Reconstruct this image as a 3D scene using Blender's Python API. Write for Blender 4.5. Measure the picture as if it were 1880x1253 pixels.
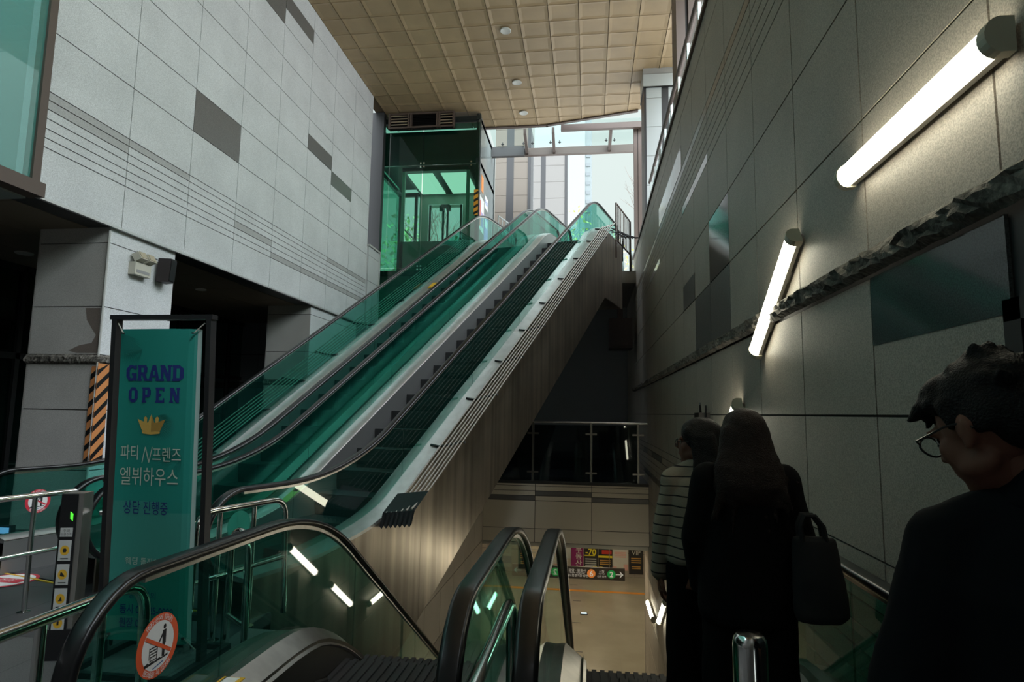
import bpy, bmesh, math, random
from mathutils import Vector, Matrix, Euler
random.seed(7)
for o in list(bpy.data.objects): bpy.data.objects.remove(o)
SC = bpy.context.scene
COL = SC.collection
PI = math.pi

# ---------------------------------------------------------------- camera
EYE = 1.55
pitch, yaw, roll = (math.radians(a) for a in (6.638, 7.238, 0.891))
fwd = Vector((-math.sin(yaw)*math.cos(pitch), math.cos(yaw)*math.cos(pitch), math.sin(pitch)))
rgt = Vector((math.cos(yaw), math.sin(yaw), 0)); upv = rgt.cross(fwd)
r2 = math.cos(roll)*rgt + math.sin(roll)*upv; u2 = -math.sin(roll)*rgt + math.cos(roll)*upv
cd = bpy.data.cameras.new('camera'); cam = bpy.data.objects.new('camera', cd); COL.objects.link(cam)
cd.sensor_fit = 'HORIZONTAL'; cd.sensor_width = 36.0; cd.lens = 1128.14/1880*36
cd.clip_start = 0.05; cd.clip_end = 600
cam.matrix_world = Matrix(((r2.x, u2.x, -fwd.x, 0), (r2.y, u2.y, -fwd.y, 0), (r2.z, u2.z, -fwd.z, EYE), (0, 0, 0, 1)))
SC.camera = cam

# ---------------------------------------------------------------- render look
SC.view_settings.view_transform = 'Standard'; SC.view_settings.look = 'None'
SC.view_settings.gamma = 1.0; SC.view_settings.use_curve_mapping = False
SC.view_settings.exposure = 0.5
cy = SC.cycles
cy.use_denoising = True; cy.max_bounces = 10; cy.diffuse_bounces = 4; cy.glossy_bounces = 4
cy.transmission_bounces = 6; cy.transparent_max_bounces = 24; cy.caustics_reflective = False; cy.caustics_refractive = False
cy.sample_clamp_indirect = 6.0

# ---------------------------------------------------------------- sky: overcast, brighter towards the zenith and the hidden sun
w = bpy.data.worlds.new('overcast_sky'); SC.world = w; w.use_nodes = True
nt = w.node_tree; nt.nodes.clear()
def nd(nt, t, **k):
    n = nt.nodes.new(t)
    for a, v in k.items(): setattr(n, a, v)
    return n
tc = nd(nt, 'ShaderNodeTexCoord'); sep = nd(nt, 'ShaderNodeSeparateXYZ')
nt.links.new(tc.outputs['Generated'], sep.inputs[0])
r = nd(nt, 'ShaderNodeValToRGB')
cr = r.color_ramp; cr.elements[0].position = 0.0; cr.elements[0].color = (.52, .58, .56, 1)
cr.elements[1].position = 1.0; cr.elements[1].color = (3.2, 3.45, 3.75, 1)
e = cr.elements.new(.45); e.color = (.56, .64, .62, 1)
e = cr.elements.new(.62); e.color = (1.7, 1.85, 1.98, 1)
nt.links.new(sep.outputs['Z'], r.inputs[0])
sund = Vector((.72, -.45, .62)).normalized()
dot = nd(nt, 'ShaderNodeVectorMath', operation='DOT_PRODUCT'); dot.inputs[1].default_value = sund
nt.links.new(tc.outputs['Generated'], dot.inputs[0])
mr = nd(nt, 'ShaderNodeMapRange'); mr.inputs['From Min'].default_value = .2; mr.inputs['From Max'].default_value = 1.0
mr.inputs['To Min'].default_value = 1.0; mr.inputs['To Max'].default_value = 5.2
nt.links.new(dot.outputs['Value'], mr.inputs['Value'])
mul = nd(nt, 'ShaderNodeVectorMath', operation='SCALE')
nt.links.new(r.outputs['Color'], mul.inputs[0]); nt.links.new(mr.outputs['Result'], mul.inputs['Scale'])
bg = nd(nt, 'ShaderNodeBackground'); wo = nd(nt, 'ShaderNodeOutputWorld')
nt.links.new(mul.outputs['Vector'], bg.inputs['Color']); nt.links.new(bg.outputs[0], wo.inputs['Surface'])
bg.inputs['Strength'].default_value = 1.0

# ---------------------------------------------------------------- materials
MATS = {}
def mat(name, col, rough=.6, metal=0.0, spec=.5, speckle=0.0, sscale=300, blotch=0.0, bscale=2.0, bump=0.0, bumpscale=60, streak=0.0, coat=0.0, emit=None, estr=0.0):
    if name in MATS: return MATS[name]
    m = bpy.data.materials.new(name); m.use_nodes = True; t = m.node_tree
    b = t.nodes['Principled BSDF']
    b.inputs['Base Color'].default_value = (*col, 1); b.inputs['Roughness'].default_value = rough
    b.inputs['Metallic'].default_value = metal; b.inputs['Specular IOR Level'].default_value = spec
    if coat: b.inputs['Coat Weight'].default_value = coat; b.inputs['Coat Roughness'].default_value = .05
    if emit: b.inputs['Emission Color'].default_value = (*emit, 1); b.inputs['Emission Strength'].default_value = estr
    last = None
    if speckle or blotch or bump or streak:
        co = nd(t, 'ShaderNodeTexCoord').outputs['Object']
    def vary(prev, scale, amt, detail=2, vec=None, lo=.35, hi=.65):
        n = nd(t, 'ShaderNodeTexNoise'); n.inputs['Scale'].default_value = scale; n.inputs['Detail'].default_value = detail
        t.links.new(vec or co, n.inputs['Vector'])
        mp = nd(t, 'ShaderNodeMapRange'); mp.inputs['From Min'].default_value = lo; mp.inputs['From Max'].default_value = hi
        mp.inputs['To Min'].default_value = 1-amt; mp.inputs['To Max'].default_value = 1+amt
        t.links.new(n.outputs['Fac'], mp.inputs['Value'])
        v = nd(t, 'ShaderNodeVectorMath', operation='SCALE')
        if prev is None: v.inputs[0].default_value = col
        else: t.links.new(prev, v.inputs[0])
        t.links.new(mp.outputs['Result'], v.inputs['Scale'])
        return v.outputs['Vector']
    if speckle: last = vary(last, sscale, speckle, 1.5)
    if blotch: last = vary(last, bscale, blotch, 5)
    if streak:
        mp = nd(t, 'ShaderNodeMapping'); mp.inputs['Scale'].default_value = (9, 9, .25); t.links.new(co, mp.inputs[0])
        last = vary(last, 1.0, streak, 4, mp.outputs[0])
    if last is not None: t.links.new(last, b.inputs['Base Color'])
    if bump:
        n = nd(t, 'ShaderNodeTexNoise'); n.inputs['Scale'].default_value = bumpscale; n.inputs['Detail'].default_value = 4
        t.links.new(co, n.inputs['Vector'])
        bp = nd(t, 'ShaderNodeBump'); bp.inputs['Strength'].default_value = bump; bp.inputs['Distance'].default_value = .02
        t.links.new(n.outputs['Fac'], bp.inputs['Height']); t.links.new(bp.outputs[0], b.inputs['Normal'])
    MATS[name] = m
    return m
def glass(name, tint, haze=(.05, .25, .2), hazef=.06, rough=.02, refl=1.0, ior=1.5):
    m = bpy.data.materials.new(name); m.use_nodes = True; t = m.node_tree; t.nodes.clear()
    tr = nd(t, 'ShaderNodeBsdfTransparent'); tr.inputs[0].default_value = (*tint, 1)
    df = nd(t, 'ShaderNodeBsdfDiffuse'); df.inputs[0].default_value = (*haze, 1)
    gl = nd(t, 'ShaderNodeBsdfGlossy'); gl.inputs['Roughness'].default_value = rough; gl.inputs[0].default_value = (.95, 1, .97, 1)
    m1 = nd(t, 'ShaderNodeMixShader'); m1.inputs[0].default_value = hazef
    t.links.new(tr.outputs[0], m1.inputs[1]); t.links.new(df.outputs[0], m1.inputs[2])
    fr = nd(t, 'ShaderNodeFresnel'); fr.inputs['IOR'].default_value = ior; ge = nd(t, 'ShaderNodeNewGeometry')
    bk = nd(t, 'ShaderNodeMath', operation='MULTIPLY_ADD'); bk.inputs[1].default_value = -refl; bk.inputs[2].default_value = refl; t.links.new(ge.outputs['Backfacing'], bk.inputs[0])
    ml = nd(t, 'ShaderNodeMath', operation='MULTIPLY'); t.links.new(fr.outputs[0], ml.inputs[0]); t.links.new(bk.outputs[0], ml.inputs[1])   # only the entering face mirrors; no total reflection inside the pane
    m2 = nd(t, 'ShaderNodeMixShader'); t.links.new(ml.outputs[0], m2.inputs[0])
    t.links.new(m1.outputs[0], m2.inputs[1]); t.links.new(gl.outputs[0], m2.inputs[2])
    ou = nd(t, 'ShaderNodeOutputMaterial'); t.links.new(m2.outputs[0], ou.inputs[0])
    MATS[name] = m
    return m
def emis(name, col, s):
    m = bpy.data.materials.new(name); m.use_nodes = True; t = m.node_tree; t.nodes.clear()
    em = nd(t, 'ShaderNodeEmission'); em.inputs[0].default_value = (*col, 1); em.inputs[1].default_value = s
    ou = nd(t, 'ShaderNodeOutputMaterial'); t.links.new(em.outputs[0], ou.inputs[0]); MATS[name] = m
    return m
G_L = mat('granite_flamed', (.62, .635, .65), .55, speckle=.22, sscale=170, blotch=.06, bscale=1.3)
G_R = mat('granite_warm', (.40, .362, .312), .5, speckle=.24, sscale=170, blotch=.08, bscale=1.1)
G_D = mat('granite_dark', (.14, .135, .13), .35, speckle=.3, sscale=170)
G_P = mat('granite_dark_polished', (.075, .08, .08), .08, speckle=.3, sscale=170)
G_LN = mat('granite_lintel_lit', (.62, .56, .46), .5, speckle=.24, sscale=170)  # lighter copy of the warm granite; lamplight on the beam put into the colour
DECK2 = mat('deck_steel_dark', (.36, .345, .32), .34, metal=1.0, streak=.1)
G_S = mat('granite_polished', (.37, .36, .35), .12, speckle=.2, sscale=170)
G_B = mat('granite_bronze_strip', (.22, .18, .14), .3, speckle=.25, sscale=170)
ROUGH = mat('rough_hewn_stone', (.13, .12, .105), .9, speckle=.35, sscale=40, blotch=.4, bscale=5, bump=.8, bumpscale=25)
JOINT = mat('dark_joint', (.05, .048, .045), .9)
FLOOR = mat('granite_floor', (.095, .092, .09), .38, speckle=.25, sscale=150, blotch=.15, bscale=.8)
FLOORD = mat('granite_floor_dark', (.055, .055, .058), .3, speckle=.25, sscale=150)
LFLOOR = mat('terrazzo_floor', (.36, .335, .265), .2, speckle=.1, sscale=120, blotch=.1, bscale=.7)
CEIL = mat('tan_ceiling_tile', (.37, .265, .145), .5, blotch=.10, bscale=1.2)
SOFF = mat('brown_soffit', (.21, .165, .12), .6)
DARK = mat('dark_cladding', (.03, .03, .032), .5)
BROWN = mat('brown_painted_steel', (.105, .075, .062), .5)
STEEL = mat('brushed_stainless', (.55, .53, .50), .32, metal=1.0, streak=.12)
TRUSS = mat('brushed_truss_panel', (.42, .36, .29), .30, metal=.9, streak=.22, blotch=.14, bscale=1.5)
CHROME = mat('polished_tube', (.72, .71, .69), .12, metal=1.0)
SKIRT = mat('dark_skirt_steel', (.22, .21, .19), .3, metal=1.0)
SKIRTL = mat('skirt_steel', (.36, .355, .345), .4, metal=.8)
DECK = mat('deck_aluminium', (.55, .55, .53), .38, metal=.9, streak=.08)
RUBBER = mat('black_handrail_rubber', (.005, .005, .006), .3, coat=.12)
BLACK = mat('black_painted', (.008, .008, .009), .45)
STEPM = mat('step_tread', (.022, .022, .024), .6)
YEL = mat('yellow_line', (.65, .36, .02), .6)
G_BAL = glass('green_balustrade_glass', (.45, .75, .69), (.02, .20, .17), .025)
G_SHAFT = glass('green_shaft_glass', (.48, .74, .65), (.02, .20, .15), .04)
G_WIN = glass('teal_window_glass', (.50, .80, .74), (.10, .42, .37), .38)
G_CLR = glass('clear_glass', (.92, .97, .96), (.3, .4, .4), .02, refl=.35)
G_DKG = glass('dark_storefront_glass', (.22, .36, .32), (.01, .05, .04), .08)

# ---------------------------------------------------------------- mesh helper
class MB:
    def __init__(s): s.v = []; s.f = []; s.m = []; s.mats = []
    def mi(s, m):
        if m not in s.mats: s.mats.append(m)
        return s.mats.index(m)
    def add(s, vs, fs, m=None):
        o = len(s.v); s.v += [tuple(v) for v in vs]; i = s.mi(m) if m else 0
        for f in fs: s.f.append(tuple(o+k for k in f)); s.m.append(i)
        return s
    def box(s, x0, x1, y0, y1, z0, z1, m=None):
        return s.add([(x0,y0,z0),(x1,y0,z0),(x1,y1,z0),(x0,y1,z0),(x0,y0,z1),(x1,y0,z1),(x1,y1,z1),(x0,y1,z1)],
                     [(3,2,1,0),(4,5,6,7),(0,1,5,4),(1,2,6,5),(2,3,7,6),(3,0,4,7)], m)
    def obox(s, c, ax, ay, az, m=None):   # centre and three half-axis vectors
        c = Vector(c); ax = Vector(ax); ay = Vector(ay); az = Vector(az)
        vs = [c+sx*ax+sy*ay+sz*az for sz in (-1,1) for sx, sy in ((-1,-1),(1,-1),(1,1),(-1,1))]
        return s.add(vs, [(3,2,1,0),(4,5,6,7),(0,1,5,4),(1,2,6,5),(2,3,7,6),(3,0,4,7)], m)
    def quad(s, a, b, c, d, m=None): return s.add([a,b,c,d], [(0,1,2,3)], m)
    def prism(s, poly, off, m=None):       # planar polygon (3d points) extruded by vector
        n = len(poly); off = Vector(off); p = [Vector(q) for q in poly]
        vs = p + [q+off for q in p]
        return s.add(vs, [tuple(range(n))[::-1], tuple(range(n, 2*n))] + [(i, (i+1)%n, n+(i+1)%n, n+i) for i in range(n)], m)
    def sweep(s, path, prof, lat, m=None, closed=True, caps=True):   # prof: (lateral, normal) pairs, path in a plane whose lateral axis is lat
        P = [Vector(p) for p in path]; lat = Vector(lat).normalized(); k = len(prof); vs = []
        for i, p in enumerate(P):
            t = (P[min(i+1, len(P)-1)] - P[max(i-1, 0)]).normalized()
            nn = lat.cross(t).normalized()
            for a, b in prof: vs.append(p + lat*a + nn*b)
        fs = []
        for i in range(len(P)-1):
            for j in range(k if closed else k-1):
                q = (j+1) % k
                fs.append((i*k+j, i*k+q, (i+1)*k+q, (i+1)*k+j))
        if caps and closed: fs += [tuple(range(k))[::-1], tuple((len(P)-1)*k+j for j in range(k))]
        return s.add(vs, fs, m)
    def tube(s, path, r, seg=10, m=None, caps=True):
        P = [Vector(p) for p in path]; vs = []; fs = []; ref = None
        rr = r if isinstance(r, (list, tuple)) else [r]*len(P)
        for i, p in enumerate(P):
            t = (P[min(i+1, len(P)-1)] - P[max(i-1, 0)]).normalized()
            if ref is None: ref = Vector((0,0,1)) if abs(t.z) < .9 else Vector((1,0,0))
            a = t.cross(ref).normalized(); b = a.cross(t).normalized(); ref = b
            for k in range(seg):
                an = 2*PI*k/seg; vs.append(p + rr[i]*(math.cos(an)*a + math.sin(an)*b))
        for i in range(len(P)-1):
            for k in range(seg):
                q = (k+1) % seg; fs.append((i*seg+k, (i+1)*seg+k, (i+1)*seg+q, i*seg+q))
        if caps: fs += [tuple(range(seg)), tuple((len(P)-1)*seg+k for k in range(seg))[::-1]]
        return s.add(vs, fs, m)
    def lathe(s, c, prof, seg=24, m=None):  # prof (r, z) upward
        vs = []; fs = []; n = len(prof)
        for r_, z in prof:
            for k in range(seg):
                a = 2*PI*k/seg; vs.append((c[0]+r_*math.cos(a), c[1]+r_*math.sin(a), c[2]+z))
        for i in range(n-1):
            for k in range(seg):
                q = (k+1) % seg; fs.append((i*seg+k, i*seg+q, (i+1)*seg+q, (i+1)*seg+k))
        fs += [tuple(range(seg))[::-1], tuple((n-1)*seg+k for k in range(seg))]
        return s.add(vs, fs, m)
    def loft(s, rings, m=None):            # rings: lists of points with equal count
        k = len(rings[0]); vs = [p for r_ in rings for p in r_]; fs = []
        for i in range(len(rings)-1):
            for j in range(k):
                q = (j+1) % k; fs.append((i*k+j, i*k+q, (i+1)*k+q, (i+1)*k+j))
        fs += [tuple(range(k))[::-1], tuple((len(rings)-1)*k+j for j in range(k))]
        return s.add(vs, fs, m)
    def build(s, name, m=None, parent=None, smooth=False, fix=True):
        me = bpy.data.meshes.new(name); off = Vector((0,0,0))
        if parent is not None: off = root_loc(parent)
        me.from_pydata([tuple(Vector(v)-off) for v in s.v], [], s.f)
        ms = s.mats or [m]
        for q in ms: me.materials.append(q)
        if s.mats: me.polygons.foreach_set('material_index', s.m)
        if fix:
            bm = bmesh.new(); bm.from_mesh(me); bmesh.ops.recalc_face_normals(bm, faces=bm.faces); bm.to_mesh(me); bm.free()
        if smooth:
            me.polygons.foreach_set('use_smooth', [True]*len(me.polygons))
            try: me.set_sharp_from_angle(angle=math.radians(40))
            except Exception: pass
        me.update()
        o = bpy.data.objects.new(name, me); COL.objects.link(o)
        if parent is not None: o.parent = parent
        return o
def root_loc(o):
    l = Vector((0,0,0))
    while o is not None: l += o.location; o = o.parent
    return l
def thing(name, label, cat, loc=(0,0,0), group=None):
    o = bpy.data.objects.new(name, None); COL.objects.link(o); o.location = loc; o.empty_display_size = .1
    o['label'] = label; o['category'] = cat
    if group: o['group'] = group
    return o
def tag(o, label, cat, group=None):
    o['label'] = label; o['category'] = cat
    if group: o['group'] = group
    return o
def struct(o, label=None):
    o['kind'] = 'structure'
    if label: o['label'] = label
    return o
def copy_tree(o, d, parent=None, top=True):
    c = o.copy(); COL.objects.link(c)
    if top: c.location = o.location + Vector(d)
    else: c.parent = parent
    for ch in o.children: copy_tree(ch, d, c, False)
    return c
def arc(c, r, a0, a1, n, ex, ey):
    c = Vector(c); ex = Vector(ex); ey = Vector(ey)
    return [c + r*(math.cos(a0+(a1-a0)*i/n)*ex + math.sin(a0+(a1-a0)*i/n)*ey) for i in range(n+1)]
def rprof(hw, hh, r, n=3):  # rounded rectangle
    out = []
    for cx, cy, a in ((hw-r, hh-r, 0), (-hw+r, hh-r, PI/2), (-hw+r, -hh+r, PI), (hw-r, -hh+r, 1.5*PI)):
        for i in range(n+1): out.append((cx+r*math.cos(a+PI/2*i/n), cy+r*math.sin(a+PI/2*i/n)))
    return out
def text_mesh(txt, size, bold=0.0, extrude=.0):
    c = bpy.data.curves.new('txt', 'FONT'); c.body = txt; c.size = size; c.offset = bold; c.extrude = extrude; c.align_x = 'CENTER'; c.resolution_u = 3
    o = bpy.data.objects.new('txt', c); COL.objects.link(o)
    dg = bpy.context.evaluated_depsgraph_get(); dg.update()
    me = bpy.data.meshes.new_from_object(o.evaluated_get(dg)); bpy.data.objects.remove(o)
    return me
def add_text(mb, txt, size, org, ex, ey, m, bold=0.0, sx=1.0, lift=.0, shear=0.0, fn=None):   # flat lettering, centred on org, along ex / ey
    me = text_mesh(txt, size, bold); org = Vector(org); ex = Vector(ex); ey = Vector(ey); nz = ex.cross(ey)
    ys = [v.co.y for v in me.vertices]; cyy = (max(ys)+min(ys))/2 if ys else 0
    vs = [org + ex*((v.co.x+shear*v.co.y)*sx) + ey*(v.co.y-cyy) + nz*lift for v in me.vertices]
    if fn: vs = [fn(v) for v in vs]
    mb.add(vs, [tuple(p.vertices) for p in me.polygons], m); bpy.data.meshes.remove(me)

# ================================================================ THE SETTING
def panel_wall(name, us, vs, P, base, over=None, skip=None, gap=.006, dep=.012, strips=()):
    """granite cladding: one slab per cell in front of a dark joint plane; P(u, v, d) gives a point d in front of the wall"""
    b = MB(); over = over or {}; skip = skip or (lambda u, v: False)
    for i in range(len(us)-1):
        for j in range(len(vs)-1):
            uc, vc = (us[i]+us[i+1])/2, (vs[j]+vs[j+1])/2
            if skip(uc, vc): continue
            m = base
            for (u0, u1, v0, v1), mm in over.items() if isinstance(over, dict) else over:
                if u0 < uc < u1 and v0 < vc < v1: m = mm
            u0, u1, v0, v1 = us[i]+gap, us[i+1]-gap, vs[j]+gap, vs[j+1]-gap
            A = [P(u0,v0,0), P(u1,v0,0), P(u1,v1,0), P(u0,v1,0)]; B = [P(u0,v0,-dep), P(u1,v0,-dep), P(u1,v1,-dep), P(u0,v1,-dep)]
            b.add(A+B, [(0,1,2,3)] + [(k, (k+1)%4, 4+(k+1)%4, 4+k) for k in range(4)], m)
            C = [P(us[i],vs[j],-dep), P(us[i+1],vs[j],-dep), P(us[i+1],vs[j+1],-dep), P(us[i],vs[j+1],-dep)]
            b.add(C, [(0,1,2,3)], JOINT)
    return struct(b.build(name, base, fix=False))

XR, XL = 1.32, -6.15
ZLOW, ZUP = -5.6, 5.65
# --- right wall
yc = [-4.63+.96*k for k in range(25)]                   # joints at 3.05, 4.01 ...
yc = [y for y in yc if y < 18.6]
zr = [-5.6,-4.9,-4.2,-3.5,-2.8,-2.1,-1.73,-1.03,-.35,.18,.30,.42,.54,.66,.78,.90,1.56,2.21,2.34,3.0,3.7,4.4,4.52,4.64,4.75,4.87,4.99,5.10,5.87,6.2]
ovr = [((6.0,6.85,3.0,3.7), G_P), ((5.95,7.8,2.34,3.0), G_D), 
       ((-9,2.0,3.0,4.4), G_D), ((-9,19,4.99,5.10), G_B), ((11.8,13.6,.66,.78), G_D), ((9,11,.3,.42), G_D), ((11,15.7,.18,.30), G_D), ((8,9.8,-1.73,-1.03), G_D), ((12.6,14.5,-2.1,-1.03), G_D), ((14.6,15.7,.66,.78), G_D),
       ((6.9,8.7,4.4,4.52), G_S), ((11.9,13.7,4.4,4.52), G_S)]
gapz = {}
cutR = [(7.85,8.81,3.0,3.35,G_D), (2.084,3.05,1.88,2.21,G_P), (8.81,11.69,5.10,5.47,G_S)]; cutL = [(12.26,13.525,7.25,7.60,G_D), (13.525,14.79,6.90,7.25,G_D), (10.995,12.26,9.68,10.02,G_D)]
def zgap(v): return 2.21 < v < 2.34
wr = panel_wall('wall_right', yc+[18.55], zr, lambda u, v, d: (XR-d, u, v), G_R, ovr,
                skip=lambda u, v: (zgap(v) or (v < -1.36 and u > 15.8) or (u < 2.12 and v < 1.93)))
b = MB()
for a, e_, z0_, z1_, m_ in cutR: b.box(XR-.003, XR+.01, a+.006, e_-.006, z0_+.006, z1_-.003, m_)
struct(b.build('wall_right_panel'), 'dark and polished half-height slabs set in the right wall')
# rough-hewn band, coping, wall body
b = MB(); NB = 420; vs_ = []; random.seed(3)
for i in range(NB+1):
    y = -3.0 + i*21.5/NB
    for k, z in enumerate((2.213, 2.235, 2.26, 2.285, 2.31, 2.337)):
        d = .012 + (.03 + .035*random.random())*(1 if 0 < k < 5 else .25)
        vs_.append((XR-d, y, z + random.uniform(-.006,.006)*(0 < k < 5)))
b.add(vs_, [(i*6+k, i*6+k+1, (i+1)*6+k+1, (i+1)*6+k) for i in range(NB) for k in range(5)], ROUGH)
struct(b.build('trim_1', ROUGH, fix=False), 'rough-hewn dark stone band along the right wall')
b = MB(); b.box(XR-.03, XR+.32, -4.6, 18.55, 6.2, 6.26, BROWN); struct(b.build('trim_2'), 'dark metal coping on top of the right wall')
b = MB(); b.box(XR+.014, XR+.3, 2.12, 18.55, -1.36, 6.2, DARK); b.box(XR+.014, XR+.3, -4.6, 2.12, 1.93, 6.2, DARK); b.box(XR+.014, XR+.3, -4.6, 15.8, -5.6, -1.36, DARK); b.box(XR+.014, XR+.3, 2.12, 15.8, -1.5, 1.93, DARK)
b.box(XR+.3, XR+.35, -4.6, 2.12, 0, 1.93, DARK)
struct(b.build('wall_right_core'))
b = MB(); b.box(XR+.10, XR+.14, -1.5, 2.12, 0, 1.93, mat('dark_door_leaf', (.022,.02,.022), .4)); b.box(XR-.01, XR+.15, 2.04, 2.12, 0, 1.93, BLACK); b.box(XR-.01, XR+.15, -1.5, 2.12, 1.86, 1.93, BLACK)
struct(b.build('door_1'), 'dark service door recessed in the right wall')

# --- left upper wall over the soffit
yl = [7.2+1.265*k for k in range(-1, 8)]
zl = [3.88,4.47,4.58,4.69,4.81,4.92,5.03,5.13,5.85,6.54,7.25,7.94,8.63,9.33,10.02,10.5]
G_M = mat('granite_mid', (.42,.42,.42), .45, speckle=.2, sscale=170)
ovl = [((8.47,9.73,5.85,6.54), G_D), ((9.73,11.0,9.33,10.02), G_D), 
       ((5.9,7.2,4.92,5.13), G_M), ((7.2,8.4,5.03,5.13), G_M), ((11,16,4.47,4.58), G_M), ((13.5,16,5.03,5.13), G_M), ((9.7,11,4.69,4.81), G_M)]
panel_wall('wall_left', yl, zl, lambda u, v, d: (XL+d, u, v), G_L, ovl)
b = MB()
for a, e_, z0_, z1_, m_ in cutL: b.box(XL-.01, XL+.003, a+.006, e_-.006, z0_+.006, z1_-.003, m_)
struct(b.build('wall_left_panel'), 'dark half-height slabs set in the left wall')
b = MB(); b.box(XL-.3, XL-.014, 5.93, 16.05, 3.88, 10.5, G_L); b.box(XL-.3, XL+.0, 16.05, 16.07, 3.88, 10.5, G_L)
struct(b.build('wall_left_core'))
b = MB(); b.box(XL-.01, XL+.035, 5.93, 16.05, 3.855, 3.885, mat('pale_metal_edge', (.6,.6,.6), .4, metal=.5)); struct(b.build('trim_3'), 'pale metal drip edge under the left wall')
panel_wall('wall_left_parapet', [16.07, 16.9], [3.88,5.13,5.85,6.10], lambda u, v, d: (XL+.05+d, u, v), G_L)
b = MB(); b.box(XL-.2, XL+.036, 16.07, 16.9, 3.6, 6.1, G_L); b.box(XL-.25, XL+.09, 16.05, 16.95, 6.10, 6.15, mat('pale_coping', (.5,.5,.48), .5)); b.box(XL-.2, XL+.08, 16.9, 16.96, 3.6, 6.12, G_L)
struct(b.build('wall_left_parapet_core'))
# window over the entrance, on the same plane
b = MB(); b.quad((XL, -3, 4.02), (XL, 5.84, 4.02), (XL, 5.84, 10.5), (XL, -3, 10.5), G_WIN); win = struct(b.build('window_1'), 'teal glass window beside the left granite wall')
b = MB(); b.box(XL-.10, XL+.03, 5.83, 5.93, 3.9, 10.5, BROWN); b.box(XL-.10, XL+.09, -3, 5.95, 3.86, 4.02, BROWN); o = b.build('window_frame', None, win)
b = MB(); b.box(XL-1.6, XL-1.5, -3, 6.2, 3.88, 10.5, mat('room_wall', (.30,.36,.35), .8)); b.box(XL-1.5, XL-.3, 5.93, 6.0, 3.88, 10.5, MATS['room_wall']); b.box(XL-1.5, XL-.1, -3, 5.9, 3.84, 3.88, MATS['room_wall']); struct(b.build('wall_window_room'))

# --- soffit under the left block, walls below it
b = MB()
for i in range(9):
    for j in range(17):
        x0, y0 = XL-.35-1.0*(i+1), -4.0+1.25*j
        b.box(x0+.006, x0+.994, y0+.006, y0+1.244, 3.86, 3.88, SOFF)
b.box(-16, XL-.02, -4, 18, 3.885, 4.0, DARK); b.box(XL-.35, XL-.02, -4, 17.9, 3.865, 3.884, DARK)
struct(b.build('ceiling_soffit'), 'dark brown panelled soffit under the left block')
b = MB(); b.box(-16, -15.9, -5, 18, 0, 3.9, DARK); struct(b.build('wall_far_left'))
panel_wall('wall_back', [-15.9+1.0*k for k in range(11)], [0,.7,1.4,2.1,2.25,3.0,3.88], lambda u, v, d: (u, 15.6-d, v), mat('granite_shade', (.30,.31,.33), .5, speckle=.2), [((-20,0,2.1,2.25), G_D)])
# piers under the left wall
def pier(name, x0, x1, y0, y1, z1, rows, oc):
    o = panel_wall(name, [x0, x1], rows, lambda u, v, d: (u, y0-d, v), G_PIER, skip=lambda u, v: 2.08 < v < 2.2)
    o2 = panel_wall(name+'_side', [y0, y1], rows, lambda u, v, d: (x1+d, u, v), G_L, skip=lambda u, v: 2.08 < v < 2.2)
    b = MB(); b.box(x0, x1-.013, y0+.013, y1, 0, z1, G_D); b.box(x0-.0, x0+.012, y0, y1, 0, z1, G_PIER)
    struct(b.build(name+'_core'))
    b = MB(); random.seed(5); n = 46; L = [(x0+(x1-x0)*i/n, y0, 0, -1) for i in range(n+1)] + [(x1, y0+(y1-y0)*i/n, 1, 0) for i in range(n+1)]; vs_ = []
    for (x, y, dx, dy) in L:
        for k in range(5):
            d = .01+(.02+.03*random.random())*(0 < k < 4); vs_.append((x+dx*d, y+dy*d, 2.08+.03*k+random.uniform(-.005,.005)))
    b.add(vs_, [(i*5+k, i*5+k+1, (i+1)*5+k+1, (i+1)*5+k) for i in range(len(L)-1) for k in range(4)], ROUGH)
    struct(b.build(name+'_band', ROUGH, fix=False))
G_PIER = mat('granite_pier', (.50,.485,.47), .55, speckle=.22, sscale=170, blotch=.05)
rows = [0,.75,1.5,2.08,2.2,2.82,3.66,3.88]
pier('column_1', -7.2, XL-.03, 7.06, 8.33, 3.86, rows, 0)
pier('column_2', -7.2, XL-.03, 12.9, 15.9, 3.86, rows, 0)
b = MB(); b.tube([(XL-.03, 7.05, 0), (XL-.03, 7.05, 3.82)], .014, 6, mat('pale_corner_bead', (.5,.5,.48), .4)); struct(b.build('trim_4'), 'pale corner bead of the left column')
# water stain on the column front
b = MB(); st = mat('brown_stain', (.20,.165,.145), .6, speckle=.2)
pts = [(-6.43,2.80),(-6.22,2.80),(-6.20,2.22),(-6.5,2.22),(-6.62,2.25),(-6.47,2.32),(-6.30,2.35),(-6.25,2.45),(-6.33,2.55),(-6.40,2.65)]
b.add([(x, 7.0585, z) for x, z in pts], [tuple(range(len(pts)))], st); struct(b.build('column_stain_surface'), 'brown water stain on the left column')

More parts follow.
